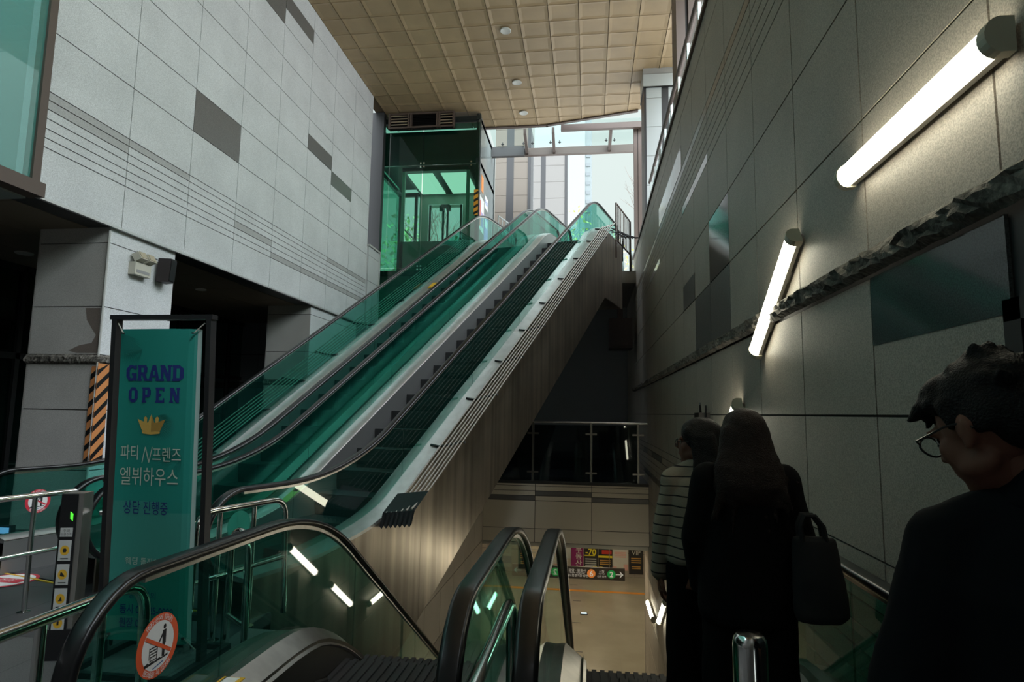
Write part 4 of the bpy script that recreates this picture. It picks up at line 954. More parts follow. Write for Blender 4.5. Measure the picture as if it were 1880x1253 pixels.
# ---------------------------------------------------------------- sensor post
sp = thing('sensor_post', 'square steel sensor post with yellow warning pictograms on its dark face', 'post', (-3.24, 3.64, 0))
ang = math.radians(14)
def SPp(a, q, z): return Vector((-3.24+a*math.cos(ang)-q*math.sin(ang), 3.64+a*math.sin(ang)+q*math.cos(ang), z))
def sbox(a0,a1,q0,q1,z0,z1,m,name,par):
    b = MB(); b.add([SPp(a,q,z) for z in (z0,z1) for a,q in ((a0,q0),(a1,q0),(a1,q1),(a0,q1))], [(3,2,1,0),(4,5,6,7),(0,1,5,4),(1,2,6,5),(2,3,7,6),(3,0,4,7)], m); return b.build(name, None, par)
sbox(-.062,.062,-.05,.06,.0,1.0,STEEL,'body',sp); sbox(-.066,.030,-.056,-.05,.10,.995,mat('black_acrylic', (.01,.01,.011), .15),'front_panel',sp); sbox(-.07,.07,-.065,.068,0,.18,BLACK,'boot',sp)
LCD = emis('green_arrow_light', (.1,1,.05), .9)
b = MB(); b.add([SPp(a, -.0575, .86+z) for a, z in ((-.006,.03),(.012,.015),(.012,-.03),(-.004,-.015))], [(0,1,2,3)], LCD); b.build('arrow_light', None, sp, fix=False)
YC = mat('warn_yellow', (.70,.40,.03), .5)
for k in range(5):
    z1 = .735-.145*(k-1)-.02 if k else .79
    h = .125 if k else .055
    b = MB(); b.add([SPp(a, -.0575, z) for a, z in ((-.055,z1-h),(.018,z1-h),(.018,z1),(-.055,z1))], [(0,1,2,3)], mat('label_white', (.50,.50,.48), .6))
    if k:
        c = Vector((-.0185, z1-h*.5)); b.add([SPp(c.x+.027*math.cos(2*PI*i/20), -.058, c.y+.030*math.sin(2*PI*i/20)) for i in range(20)], [tuple(range(20))], YC)
        sh_ = [[(-.008,-.012),(.008,-.012),(.012,.004),(.006,.012),(-.006,.012),(-.012,.004)], [(-.014,-.008),(.012,-.014),(.012,-.006),(-.004,.014),(-.012,.012)], [(-.012,-.014),(.012,-.014),(.006,.010),(.002,.014),(-.002,0)], [(-.006,-.012),(.006,-.012),(.006,.012),(-.006,.012)]][k-1]
        b.add([SPp(c.x+a, -.0585, c.y+q) for a, q in sh_], [tuple(range(len(sh_)))], INK)
        b.add([SPp(a, -.0585, z1-h+.010+q) for a, q in ((-.04,0),(.005,0),(.005,.006),(-.04,.006))], [(0,1,2,3)], INK)
    else: add_text(b, '주의', .022, SPp(-.0185, -.0585, z1-.018), SPp(1,0,0)-SPp(0,0,0), (0,0,1), INK); add_text(b, '안전수칙', .018, SPp(-.0185, -.0585, z1-.04), SPp(1,0,0)-SPp(0,0,0), (0,0,1), INK)
    b.build('pictogram_label', None, sp, fix=False)

# ---------------------------------------------------------------- guard rails of steel tube
def bend(pts, r, n=6):
    out = [Vector(pts[0])]
    for a, b_, c in zip(pts, pts[1:], pts[2:]):
        a, b_, c = Vector(a), Vector(b_), Vector(c); u = (a-b_).normalized(); v = (c-b_).normalized()
        for i in range(n+1):
            t = i/n; out.append((b_+u*r)*(1-t)**2 + b_*2*t*(1-t) + (b_+v*r)*t*t)
    out.append(Vector(pts[-1])); return out
def guard_rail(label, top, posts, low=None, r=.022, br=.14, lows=None):
    t = thing('guard_rail', label, 'guard rail', (top[0][0], top[0][1], 0), 'steel tube guard rails')
    b = MB(); b.tube(bend(top, br), r, 12, CHROME); b.build('top_tube', None, t, True)
    for (x, y, z) in posts:
        b = MB(); b.tube([(x,y,0),(x,y,z)], r*.8, 10, CHROME); b.lathe((x,y,0), [(r*2,0),(r*2,.008),(r,.012)], 14, CHROME); b.build('post', None, t, True)
    if low:
        b = MB(); b.tube(low, r*.8, 10, CHROME); b.build('lower_tube', None, t, True)
    return t
guard_rail('thick steel guard rail in the near left corner beside the descending escalator', [(-1.93, .6, .79), (-1.93, 2.58, .79), (-1.93, 2.62, 0)], [(-1.93, 2.06, .79), (-1.93, 2.34, .79)], [(-1.93,.6,.30),(-1.93,2.6,.30)], .024)
P2 = lambda s, c, z: tuple(WD(s, c, z))
guard_rail('steel guard rail crossing the left edge behind the sensor post', [P2(1.6,-5.2,.0), P2(1.6,-5.2,.86), P2(3.30,-5.27,.86)], [P2(3.0,-5.26,.86), P2(2.3,-5.23,.86), P2(3.27,-5.27,.86)], [P2(1.6,-5.2,.43), P2(3.3,-5.27,.43)])
guard_rail('bent steel guard rail between the sensor post and the banner', [(-3.08,3.82,0), (-3.08,3.82,.79), (-2.68,3.86,.79), (-2.68,3.86,0)], [], [(-3.16,3.745,.86),(-2.66,3.80,.86)])
guard_rail('steel guard rail ending in a bend just right of the banner', [P2(2.97,-3.50,0), P2(2.97,-3.50,.86), P2(3.80,-3.53,.86), P2(3.84,-3.53,0)], [P2(3.18,-3.52,.86), P2(3.49,-3.53,.86)], [P2(2.97,-3.50,.42), P2(3.82,-3.53,.42)])
guard_rail('bent steel guard rail behind the near escalator glass', [(-2.40,4.02,0), (-2.40,4.02,.74), (-2.2,3.88,.74), (-2.18,3.866,0)], [], [(-2.40,4.02,.18),(-2.19,3.873,.16)])
guard_rail('polished tube loop closing the gap between the two descending escalators', [(-.305, .7, 0), (-.305, .7, .82), (-.305, 2.52, .82), (-.305, 2.56, .345)], [], None, .022, .12)
b = MB(); b.box(-.330, -.280, 2.15, 3.25, .330, .340, SKIRT); b.box(-.312,-.298,2.2,3.2,0,.33,BLACK); tag(b.build('gap_cover'), 'dark metal cover between the two descending escalators', 'cover plate')
# bollard
bo = thing('bollard', 'polished steel bollard standing in front of the long-haired woman', 'bollard', (.44, 1.85, 0))
b = MB(); b.lathe((.44,1.85,0), [(.046,0),(.046,.925),(.043,.942),(.035,.952),(.0,.956)], 32, CHROME); b.build('pipe', None, bo, True)
b = MB(); b.lathe((.44,1.85,0), [(.075,0),(.075,.01),(.052,.016)], 28, STEEL); b.build('base_ring', None, bo, True)
# floor marks
b = MB(); N = 32; b.add([(-5.12+.24*math.cos(2*PI*i/N), 5.05+.24*math.sin(2*PI*i/N), .004) for i in range(N)], [tuple(range(N))], SRED2); b.add([(-5.12+.21*math.cos(2*PI*i/N), 5.05+.21*math.sin(2*PI*i/N), .005) for i in range(N)], [tuple(range(N))], PLATE_); b.add([(-5.12+x, 5.05+y, .006) for x, y in ((-.2,-.05),(.17,-.07),(.17,.05),(-.2,.07))], [(0,1,2,3)], SRED2)
add_text(b, '주의', .09, (-5.12,5.05,.007), (1,0,0), (0,1,0), PLATE_)
tag(b.build('floor_sticker', fix=False), 'round white and red sticker on the floor at the left edge', 'floor sticker')
TAC = mat('tactile_yellow', (.50,.33,.10), .7)
tp = MB(); tp.box(-3.3,-2.7,1.95,2.2,.0005,.006,TAC)
for i in range(8):
    for j in range(3): tp.lathe((-3.26+.075*i, 1.99+.08*j, .006), [(.02,0),(.014,.005),(0,.006)], 8, TAC)
tag(tp.build('tactile_strip'), 'yellow tactile paving strip at the lower left corner', 'tactile paving')
b = MB(); b.box(-6.6,-6.40,6.25,6.28,.13,.19,emis('blue_screen', (.35,.5,1.0), .7)); b.box(-6.62,-6.38,6.28,6.34,0,.21,BLACK); tag(b.build('screen'), 'low glowing blue screen at the left edge behind the escalator glass', 'screen')
# ---------------------------------------------------------------- on the left column
PXF = XL-.03
em = thing('emergency_light', 'cream emergency light with two lamp heads on the left column', 'emergency light', (PXF, 7.57, 3.45))
CRM = mat('cream_plastic', (.55,.53,.45), .5)
b = MB(); b.box(PXF+.0, PXF+.10, 7.42, 7.72, 3.33, 3.50, CRM); b.box(PXF+.10,PXF+.104,7.45,7.69,3.36,3.40,mat('grey_label',(.3,.3,.3),.5)); b.build('body', None, em)
for y in (7.49, 7.66):
    b = MB(); b.obox((PXF+.10, y, 3.575), (.05,0,.02), (0,.065,.0), (-.03,0,.05), CRM); b.obox((PXF+.153, y, 3.60), (.004,0,.0016), (0,.055,0), (-.025,0,.042), mat('amber_lens',(.45,.40,.30),.2)); b.obox((PXF+.06, y, 3.52), (.015,0,0),(0,.015,0),(0,0,.03), CRM); b.build('lamp_head', None, em)
sk = thing('wall_speaker', 'dark brown box speaker on the left column beside the emergency light', 'speaker', (PXF, 8.0, 3.5))
SPK = mat('dark_speaker', (.03,.024,.026), .5)
b = MB(); b.prism([(PXF+.04,7.90,3.33),(PXF+.20,7.95,3.33),(PXF+.20,8.07,3.33),(PXF+.04,8.12,3.33)], (.02,0,.34), SPK); b.build('case', None, sk)
b = MB(); b.prism([(PXF+.205,7.955,3.35),(PXF+.212,7.955,3.35),(PXF+.212,8.065,3.35),(PXF+.205,8.065,3.35)], (.02,0,.30), BLACK); b.build('grille', None, sk)
b = MB(); b.box(PXF, PXF+.05, 7.97, 8.05, 3.42, 3.56, BLACK); b.build('bracket', None, sk)
# hazard corner guard
HZ2 = mat('hazard_copper', (.62,.25,.09), .35)
hz = MB(); z0h, hh = .80, 1.25
def skew_bars(P, w, h, n, c0, c1):
    hazard(hz, P, w, h, n, c0, c1, .003, .8, .9)
skew_bars(lambda a, q, d: (PXF-.07+a, 7.06-.018-d, z0h+q), .088, hh, 7, HZ2, BLACK)
skew_bars(lambda a, q, d: (PXF+.018+d, 7.042+a, z0h+.06+q), .20, hh, 7, HZ2, BLACK)
hz.box(PXF-.07, PXF+.016, 7.044, 7.056, z0h, z0h+hh, HZ2); hz.box(PXF+.003, PXF+.016, 7.05, 7.24, z0h+.06, z0h+hh+.06, HZ2)
tag(hz.build('corner_guard', fix=False), 'copper and black striped corner guard on the left column behind the banner', 'corner guard')
# ---------------------------------------------------------------- beam railing over the pit, duct, wall box
gr = thing('glass_barrier', 'dark glass barrier with steel posts on top of the stone beam', 'glass barrier', (-.5, 14.4, 0))
b = MB(); b.tube([(-2.4,14.42,1.34),(1.31,14.42,1.34)], .022, 10, STEEL); b.build('top_rail', None, gr, True)
for x in (-2.38, -1.30, .04, 1.10):
    b = MB(); b.box(x-.02, x+.02, 14.40, 14.44, -.06, 1.34, SKIRT); b.build('post', None, gr)
    for z in (.2, 1.08):
        b = MB(); b.box(x-.13, x+.13, 14.375, 14.40, z-.02, z+.02, SKIRT); b.build('glass_clamp', None, gr)
GBAR = glass('dark_barrier_glass', (.30,.36,.38), (.01,.015,.02), .15)
for xa, xb in ((-2.36,-1.33),(-1.27,.01),(.07,1.07)):
    b = MB(); b.box(xa, xb, 14.412, 14.424, -.02, 1.28, GBAR); b.build('glass_panel', None, gr)
b = MB(); b.box(.55,1.2,17.4,18.2,3.4,4.25,mat('dark_duct',(.05,.04,.045),.6)); b.box(.62,1.12,17.38,17.4,3.47,4.18,MATS['dark_duct']); b.box(.8,.95,17.7,17.9,4.25,5.3,MATS['dark_duct']); tag(b.build('air_duct'), 'dark hanging air duct in the shade behind the glass barrier', 'duct')
wb = thing('wall_box', 'small black cable box on the right wall behind the women', 'box', (XR, 7.2, 1.5))
b = MB(); b.box(XR-.12, XR, 7.05, 7.35, 1.42, 1.58, BLACK); b.build('case', None, wb)
b = MB(); b.tube([(XR-.1,7.1,1.57),(XR-.1,7.1,1.66),(XR-.08,7.2,1.69),(XR-.06,7.25,1.58)], .008, 6, BLACK); b.tube([(XR-.05,7.02,1.66),(XR-.05,7.02,1.42)], .01, 6, BLACK); b.build('cable', None, wb, True)
# ---------------------------------------------------------------- lower level: hanging sign, posters, small floor things
YS = 19.4
sg = thing('hanging_sign', 'dark hanging direction sign with arrows and orange 6 and green 2 circles', 'sign', (-.6, YS, -3.4))
b = MB(); b.box(-2.35, 1.06, YS, YS+.10, -3.42, -3.07, mat('sign_dark', (.045,.038,.032), .5)); bd_ = b.build('board', None, sg)
for x in (-1.9, .6): b = MB(); b.tube([(x,YS+.05,-3.07),(x,YS+.05,-1.5)], .012, 6, STEEL); b.build('hanger_rod', None, sg, True)
ORG = mat('line_orange', (.85,.28,.06), .5, emit=(.85,.28,.06), estr=.15); GRN = mat('line_green', (.01,.33,.07), .5, emit=(.01,.33,.07), estr=.15); SGW = mat('sign_white', (.75,.75,.72), .5, emit=(.75,.75,.72), estr=.15)
b = MB(); ZS = -3.245
def disc(x, m, r=.125): b.add([(x+r*math.cos(2*PI*i/24), YS-.002, ZS+r*math.sin(2*PI*i/24)) for i in range(24)], [tuple(range(24))], m)
disc(.06, ORG); disc(.66, GRN); add_text(b, '6', .22, (.06,YS-.004,ZS), (1,0,0), (0,0,1), SGW, .004); add_text(b, '2', .22, (.66,YS-.004,ZS), (1,0,0), (0,0,1), SGW, .004)
def arrow(x, d):
    for pts in ([(x-.11,.012),(x+.11,.012),(x+.11,-.012),(x-.11,-.012)], [(x+d*.11,.0),(x+d*.01,.10),(x+d*.01,.065),(x+d*.07,0)], [(x+d*.11,.0),(x+d*.01,-.10),(x+d*.01,-.065),(x+d*.07,0)]):
        b.add([(a, YS-.003, ZS+q) for a, q in pts], [(0,1,2,3)], SGW)
arrow(.90, 1); arrow(-2.18, -1)
for t_, x, z, s_ in (('응암 · 봉화산','-.36',.07,.10),('Eungam · Bonghwasan','-.36',-.0,.05),('월드컵경기장 방면','-.36',-.075,.085),('시청','.37',.07,.09),('City Hall','.37',.0,.05),('신촌 방면','.37',-.075,.07),('출구','-1.6',.05,.10),('Exit','-1.6',-.07,.08)):
    add_text(b, t_, s_, (float(x),YS-.003,ZS+z), (1,0,0), (0,0,1), SGW)
b.build('sign_print', None, bd_, fix=False)
YP = 28.56
def poster(x0, x1, z0, z1, m, label, draw):
    b = MB(); b.box(x0, x1, YP, YP+.02, z0, z1, m)
    def rc(a0, a1, q0, q1, mm): b.quad((x0+(x1-x0)*a0, YP-.003, z0+(z1-z0)*q0), (x0+(x1-x0)*a1, YP-.003, z0+(z1-z0)*q0), (x0+(x1-x0)*a1, YP-.003, z0+(z1-z0)*q1), (x0+(x1-x0)*a0, YP-.003, z0+(z1-z0)*q1), mm)
    def tt(t_, a, q, s_, mm, bold=0.0): add_text(b, t_, s_, (x0+(x1-x0)*a, YP-.005, z0+(z1-z0)*q), (1,0,0), (0,0,1), mm, bold)
    draw(rc, tt); tag(b.build('poster', fix=False), label, 'poster', 'posters on the lower wall')
PK = mat('poster_black', (.02,.02,.022), .5); PY = mat('poster_yellow', (.80,.68,.03), .5); PG = mat('poster_gold', (.55,.32,.08), .5); PR = mat('poster_red', (.55,.04,.03), .5); PV = mat('poster_purple', (.22,.015,.12), .5); PC = mat('poster_cream', (.62,.58,.45), .5); PP = mat('poster_pink', (.72,.42,.38), .5); PB = mat('poster_blue', (.10,.22,.35), .5); PW = mat('poster_white', (.62,.62,.58), .5); PGR = mat('poster_grey', (.42,.45,.44), .5)
zb, zt = -5.32, -3.98
poster(1.74, 2.36, -5.45, zt, PK, 'black poster with VIP in pale letters, rightmost on the lower wall', lambda rc, tt: (tt('VIP', .5, .62, .28, PW), [rc(.15,.85,.44-.06*k,.47-.06*k,PG) for k in range(3)], [rc(.2,.8,.2-.05*k,.225-.05*k,PG) for k in range(2)]))
poster(1.04, 1.70, zb, zt, PW, 'white poster with pink text and flowers, left of the black VIP one', lambda rc, tt: (rc(.15,.8,.70,.72,PGR), [rc(.1,.88,.56-.05*k,.59-.05*k,PP) for k in range(4)], rc(.0,.25,.0,.12,PP), rc(.7,1,.0,.2,PP), rc(.3,.5,0,.07,PP)))
poster(.40, 1.01, zb, zt, PK, 'dark poster with red letters over a yellow band on the lower wall', lambda rc, tt: (rc(.3,.8,.72,1.0,PR), rc(.25,.95,.50,.62,PR), rc(0,1,.38,.45,PY), [rc(.1,.9,.28-.06*k,.31-.06*k,PG) for k in range(3)], rc(.05,.3,.02,.09,PY)))
poster(-.24, .37, zb, zt, PK, 'black and yellow poster marked -70 on the lower wall', lambda rc, tt: (rc(.1,.9,.80,1.0,PR), rc(.05,.9,.66,.72,PY), tt('-70', .5, .55, .36, PY, .008), rc(.05,.8,.42,.45,PY), [rc(.1,.9,.30-.07*k,.34-.07*k,PGR) for k in range(4)], rc(.65,.95,.02,.1,PY)))
poster(-.80, -.27, zb, zt, PV, 'purple poster with white vertical Korean letters on the lower wall', lambda rc, tt: (tt('부', .62, .62, .32, PW, .004), tt('동', .62, .40, .32, PW, .004), tt('산', .62, .17, .32, PW, .004), tt('!', .62, .82, .25, PW)))
poster(-1.05, -.82, -4.9, zt, PGR, 'narrow grey notice left of the purple poster on the lower wall', lambda rc, tt: (rc(.1,.9,.5,.52,PW),))
poster(-1.60, -1.10, zb, zt, PK, 'black and yellow striped poster half hidden by the handrail on the lower wall', lambda rc, tt: (rc(.1,.9,.55,.7,PY), rc(.1,.9,.2,.28,PY)))
poster(-2.85, -1.70, zb, zt, PC, 'wide cream poster in a dark frame on the lower wall', lambda rc, tt: (rc(0,.04,0,1,PK), rc(0,.35,.93,1,PK), rc(.15,.85,.55,.57,PGR), rc(.15,.7,.45,.47,PGR)))
poster(-4.35, -3.50, -5.40, zt, PW, 'white and blue notice board with small photos, leftmost on the lower wall', lambda rc, tt: ([rc(.08+.31*i,.32+.31*i,.60-.18*j,.74-.18*j,PGR) for i in range(3) for j in range(2)], rc(0,1,.12,.34,PB), rc(.1,.6,.2,.24,PW)))
b = MB(); b.box(-.32,-.06,23.1,23.3,ZLOW,ZLOW+.03,BLACK); b.box(-.29,-.09,23.09,23.1,ZLOW+.0,ZLOW+.03,BLACK); b.quad((-.29,23.13,ZLOW+.031),(-.09,23.13,ZLOW+.031),(-.09,23.27,ZLOW+.031),(-.29,23.27,ZLOW+.031), emis('floor_marker_face', (.75,.95,1.0), 1.2)); tag(b.build('floor_marker', fix=False), 'small bright floor marker in the middle of the lower level floor', 'floor marker')  # top face of the marker set to emit pale blue
for k, (x, y) in enumerate(((-.80,26.9),(-.62,24.7),(-.58,22.2),(-.50,19.6))):
    b = MB(); b.box(x-.0, x+.30, y, y+.05, ZLOW+.0005, ZLOW+.003, BLACK); tag(b.build('floor_slot'), ['dark slot in the lower floor, farthest of the row of four','second farthest dark slot in the lower floor row','second nearest dark slot in the lower floor row','dark slot in the lower floor, nearest of the row of four'][k], 'floor slot', 'floor slots')

# ================================================================ PEOPLE
SKIN = mat('skin', (.19,.085,.058), .6, spec=.25); HAIR = mat('black_hair', (.007,.0065,.0065), .5, spec=.2, bump=.5, bumpscale=220); HAIRB = mat('dark_brown_hair', (.016,.009,.0075), .5, spec=.2, bump=.5, bumpscale=220)
COAT = mat('black_coat', (.006,.006,.0065), .9, spec=.12); COAT2 = mat('dark_navy_jacket', (.006,.007,.009), .9, spec=.12); TROU = mat('black_trousers', (.006,.006,.0065), .9, spec=.1); SHOE = mat('dark_shoe', (.03,.03,.03), .5); FRAME = mat('spectacle_frame', (.012,.012,.013), .3); PACK = mat('dark_backpack', (.009,.010,.011), .9, spec=.12)
def striped():
    m = mat('striped_knit', (.34,.285,.22), .9, spec=.2, bump=.25, bumpscale=300); t = m.node_tree; b = t.nodes['Principled BSDF']
    co = nd(t, 'ShaderNodeTexCoord'); sp_ = nd(t, 'ShaderNodeSeparateXYZ'); t.links.new(co.outputs['Object'], sp_.inputs[0])
    ns = nd(t, 'ShaderNodeTexNoise'); ns.inputs['Scale'].default_value = 6; t.links.new(co.outputs['Object'], ns.inputs['Vector'])
    ad = nd(t, 'ShaderNodeMath', operation='MULTIPLY_ADD'); ad.inputs[1].default_value = .02; t.links.new(ns.outputs['Fac'], ad.inputs[0]); t.links.new(sp_.outputs['Z'], ad.inputs[2])
    md = nd(t, 'ShaderNodeMath', operation='PINGPONG'); md.inputs[1].default_value = .0235; t.links.new(ad.outputs[0], md.inputs[0])
    lt = nd(t, 'ShaderNodeMath', operation='LESS_THAN'); lt.inputs[1].default_value = .0033; t.links.new(md.outputs[0], lt.inputs[0])
    mx = nd(t, 'ShaderNodeMix', data_type='RGBA'); t.links.new(lt.outputs[0], mx.inputs['Factor']); mx.inputs[6].default_value = (.34,.285,.22,1); mx.inputs[7].default_value = (.035,.03,.03,1)
    t.links.new(mx.outputs[2], b.inputs['Base Color']); return m
KNIT = striped()
def cap(mb, p0, r0, p1, r1, flat=1.0, lat=(1,0,0), seg=14):
    """tapered capsule; flat squashes it across lat x axis"""
    p0, p1 = Vector(p0), Vector(p1); ax = (p1-p0); L = ax.length; t = ax.normalized() if L > 1e-6 else Vector((0,0,1))
    a = Vector(lat); a = (a - t*a.dot(t)); a = a.normalized() if a.length > 1e-4 else t.orthogonal().normalized(); b_ = t.cross(a)
    rings = []
    prof = [(p0 - t*r0*math.cos(q), r0*math.sin(q)) for q in (.12,.5,.9,1.25,PI/2)] + [(p1 + t*r1*math.cos(q), r1*math.sin(q)) for q in (PI/2,1.25,.9,.5,.12)]
    for c, r in prof: rings.append([c + a*r*math.cos(2*PI*k/seg) + b_*r*flat*math.sin(2*PI*k/seg) for k in range(seg)])
    mb.loft(rings)
def ell(mb, c, rx, ry, rz, rot=None, seg=18):
    c = Vector(c); M = rot or Matrix.Identity(3); rings = []
    for i in range(11):
        q = PI*(i+.25)/10.5 if i < 10 else PI-.05
        q = .06+(PI-.12)*i/10
        rings.append([c + M @ Vector((rx*math.sin(q)*math.cos(2*PI*k/seg), ry*math.sin(q)*math.sin(2*PI*k/seg), -rz*math.cos(q))) for k in range(seg)])
    mb.loft(rings)
def oval(mb, levels, seg=22, yaw_=0.0):    # stacked ellipses (x, y, z, rx, ry)
    ca, sa = math.cos(yaw_), math.sin(yaw_)
    mb.loft([[(x + rx*math.cos(2*PI*k/seg)*ca - ry*math.sin(2*PI*k/seg)*sa, y + rx*math.cos(2*PI*k/seg)*sa + ry*math.sin(2*PI*k/seg)*ca, z) for k in range(seg)] for x, y, z, rx, ry in levels])
def fuse(mb, name, m, parent, vox=.011, sm=4, rough=0.0, seed=1):
    o = mb.build(name, m, parent)
    r_ = o.modifiers.new('r', 'REMESH'); r_.mode = 'VOXEL'; r_.voxel_size = vox
    s_ = o.modifiers.new('s', 'SMOOTH'); s_.iterations = sm; s_.factor = .5
    dg = bpy.context.evaluated_depsgraph_get(); dg.update(); me = bpy.data.meshes.new_from_object(o.evaluated_get(dg)); o.modifiers.clear(); old = o.data; o.data = me; bpy.data.meshes.remove(old)
    if rough:
        random.seed(seed)
        from mathutils import noise
        for v in me.vertices:
            d = noise.noise_vector(v.co*9)*rough + noise.noise_vector(v.co*28)*rough*.35; v.co += d
    me.polygons.foreach_set('use_smooth', [True]*len(me.polygons)); me.materials.clear(); me.materials.append(m)
    return o
def hand(mb, wrist, dirv, palm_n, L=.17, side=1):
    """palm, four fingers of unequal length curled a little, thumb off the side"""
    w_ = Vector(wrist); d = Vector(dirv).normalized(); n = Vector(palm_n); n = (n-d*n.dot(d)).normalized(); s = d.cross(n)*side
    cap(mb, w_, .024, w_+d*.045, .030, .55, s); cap(mb, w_+d*.03+s*.010, .026, w_+d*.085+s*.006, .024, .5, s); cap(mb, w_+d*.03-s*.012, .024, w_+d*.085-s*.016, .022, .5, s)
    for k, l in enumerate((.068,.078,.073,.056)):
        b0 = w_+d*.088+s*(.030-.020*k); m1 = b0+d*l*.45+n*.010; m2 = m1+d*l*.30+n*.020; m3 = m2+d*l*.15+n*.024
        cap(mb, b0, .0092, m1, .0088, seg=8); cap(mb, m1, .0088, m2, .0082, seg=8); cap(mb, m2, .0082, m3, .0072, seg=8)
    t0 = w_+d*.025+s*.028; t1 = t0+d*.035+s*.022+n*.008; t2 = t1+d*.032+s*.004+n*.012
    cap(mb, t0, .013, t1, .011, seg=8); cap(mb, t1, .011, t2, .009, seg=8)
def head(mb, c, yaw_, pit, roll_=0.0, S=1.0):
    """head with brow, nose, mouth, chin and ears; local -y looks forward before yaw"""
    M = Matrix.Rotation(yaw_, 3, 'Z') @ Matrix.Rotation(pit, 3, 'X') @ Matrix.Rotation(roll_, 3, 'Y'); c = Vector(c)
    P = lambda x, y, z: c + M @ Vector((x*S, y*S, z*S))
    ell(mb, P(0,.012,.025), .076*S, .094*S, .095*S, M); ell(mb, P(0,-.030,-.035), .060*S, .062*S, .075*S, M); ell(mb, P(0,-.056,-.090), .030*S, .028*S, .024*S, M)
    for sx in (-1, 1):
        ell(mb, P(.036*sx,-.055,-.025), .028*S, .024*S, .03*S, M); ell(mb, P(.030*sx,-.078,.018), .030*S, .012*S, .010*S, M)
        ell(mb, P(.079*sx,.012,-.010), .009*S, .017*S, .027*S, M); ell(mb, P(.083*sx,.018,.000), .007*S, .016*S, .016*S, M); ell(mb, P(.078*sx,.006,-.036), .008*S, .010*S, .011*S, M)
        ell(mb, P(.046*sx,-.015,-.062), .020*S, .04*S, .024*S, M)
    cap(mb, P(0,-.088,.012), .008*S, P(0,-.108,-.022), .012*S, seg=10); ell(mb, P(.011,-.098,-.028), .009*S, .010*S, .008*S, M); ell(mb, P(-.011,-.098,-.028), .009*S, .010*S, .008*S, M)
    ell(mb, P(0,-.086,-.055), .023*S, .010*S, .006*S, M); ell(mb, P(0,-.084,-.065), .020*S, .010*S, .007*S, M)
    return P, M
def face_bits(P, root, S=1.0):
    b = MB(); WH = mat('eye_white', (.55,.53,.50), .3)
    for sx in (-1, 1):
        for r_, y, m in ((.0115,-.0765,WH),(.0062,-.0815,INK)):
            rings = [[P(.031*sx + r_*math.sin(q)*math.cos(2*PI*k/10), y - r_*math.cos(q)*.7, .003 + r_*math.sin(q)*math.sin(2*PI*k/10)) for k in range(10)] for q in (.1,.6,1.1,1.57)]
            b.v; o0 = len(b.v); b.add([p for rg in rings for p in rg], [(i*10+k, i*10+(k+1)%10, (i+1)*10+(k+1)%10, (i+1)*10+k) for i in range(3) for k in range(10)]+[tuple(range(10))], m)
    e_ = b.build('eyes', None, root); return e_
def spectacles(P, root, label):
    b = MB()
    for sx in (-1, 1):
        cx = .034*sx; pts = [P(cx + .025*math.cos(2*PI*k/20), -.103+.004*abs(math.sin(2*PI*k/20)), -.002 + .020*math.sin(2*PI*k/20)) for k in range(21)]
        b.tube(pts, .0022, 6, FRAME, False); b.tube([P(.059*sx,-.101,.004), P(.078*sx,-.09,.006), P(.084*sx,-.02,.008), P(.084*sx,.02,.002), P(.082*sx,.03,-.012)], .0022, 6, FRAME)
    b.tube([P(-.010,-.104,.002), P(0,-.107,.005), P(.010,-.104,.002)], .0022, 6, FRAME)
    g = b.build('spectacles', None, root, True); g['label'] = label
    b = MB()
    for sx in (-1, 1):
        cx = .034*sx; b.add([P(cx+.024*math.cos(2*PI*k/20), -.103, -.002+.019*math.sin(2*PI*k/20)) for k in range(20)], [tuple(range(20))], G_CLR)
    b.build('lens', None, g, fix=False)
    return g
def legs_arms(mb, J, rt=.075, rc=.05, ra=.04):
    cap(mb, J['hipL'], rt, J['kneeL'], rt*.72); cap(mb, J['kneeL'], rt*.70, J['ankL'], rc*.72); cap(mb, J['hipR'], rt, J['kneeR'], rt*.72); cap(mb, J['kneeR'], rt*.70, J['ankR'], rc*.72)
    for s in 'LR':
        cap(mb, J['sh'+s], ra*1.15, J['el'+s], ra*.92); cap(mb, J['el'+s], ra*.92, J['wr'+s], ra*.62)
        a = Vector(J['ank'+s]); f = Vector(J['fwd']); cap(mb, a+Vector((0,0,-.03)), .034, a+f*.13+Vector((0,0,-.045)), .028, .7)
def person(label, x, y, H, J, headc, hyaw, hpit, torso, S=1.0, shoulder_w=.17):
    root = thing('person', label, 'person', (x, y, 0), 'people')
    b = MB(); P, M = head(b, headc, hyaw, hpit, 0, S)
    cap(b, Vector(headc)+Vector((0,.02,-.06)), .050*S, J['neck'], .056)
    oval(b, torso)
    cap(b, J['shL'], .05, J['neck'], .05); cap(b, J['shR'], .05, J['neck'], .05)
    legs_arms(b, J)
    for s, sd in (('L', 1), ('R', -1)):
        d = Vector(J['wr'+s])-Vector(J['el'+s]); hand(b, J['wr'+s], d, Vector((1 if s == 'L' else -1, 0, 0)), side=sd*(1))
    o = fuse(b, 'body', SKIN, root, .0075, 3)
    face_bits(P, root, S)
    return root, P, M
def hair_cap(mb, P, M, S, grow=1.0):
    ell(mb, P(0,.022,.040), .088*S*grow, .102*S*grow, .094*S*grow, M); ell(mb, P(0,.060,-.010), .076*S*grow, .066*S*grow, .085*S*grow, M)

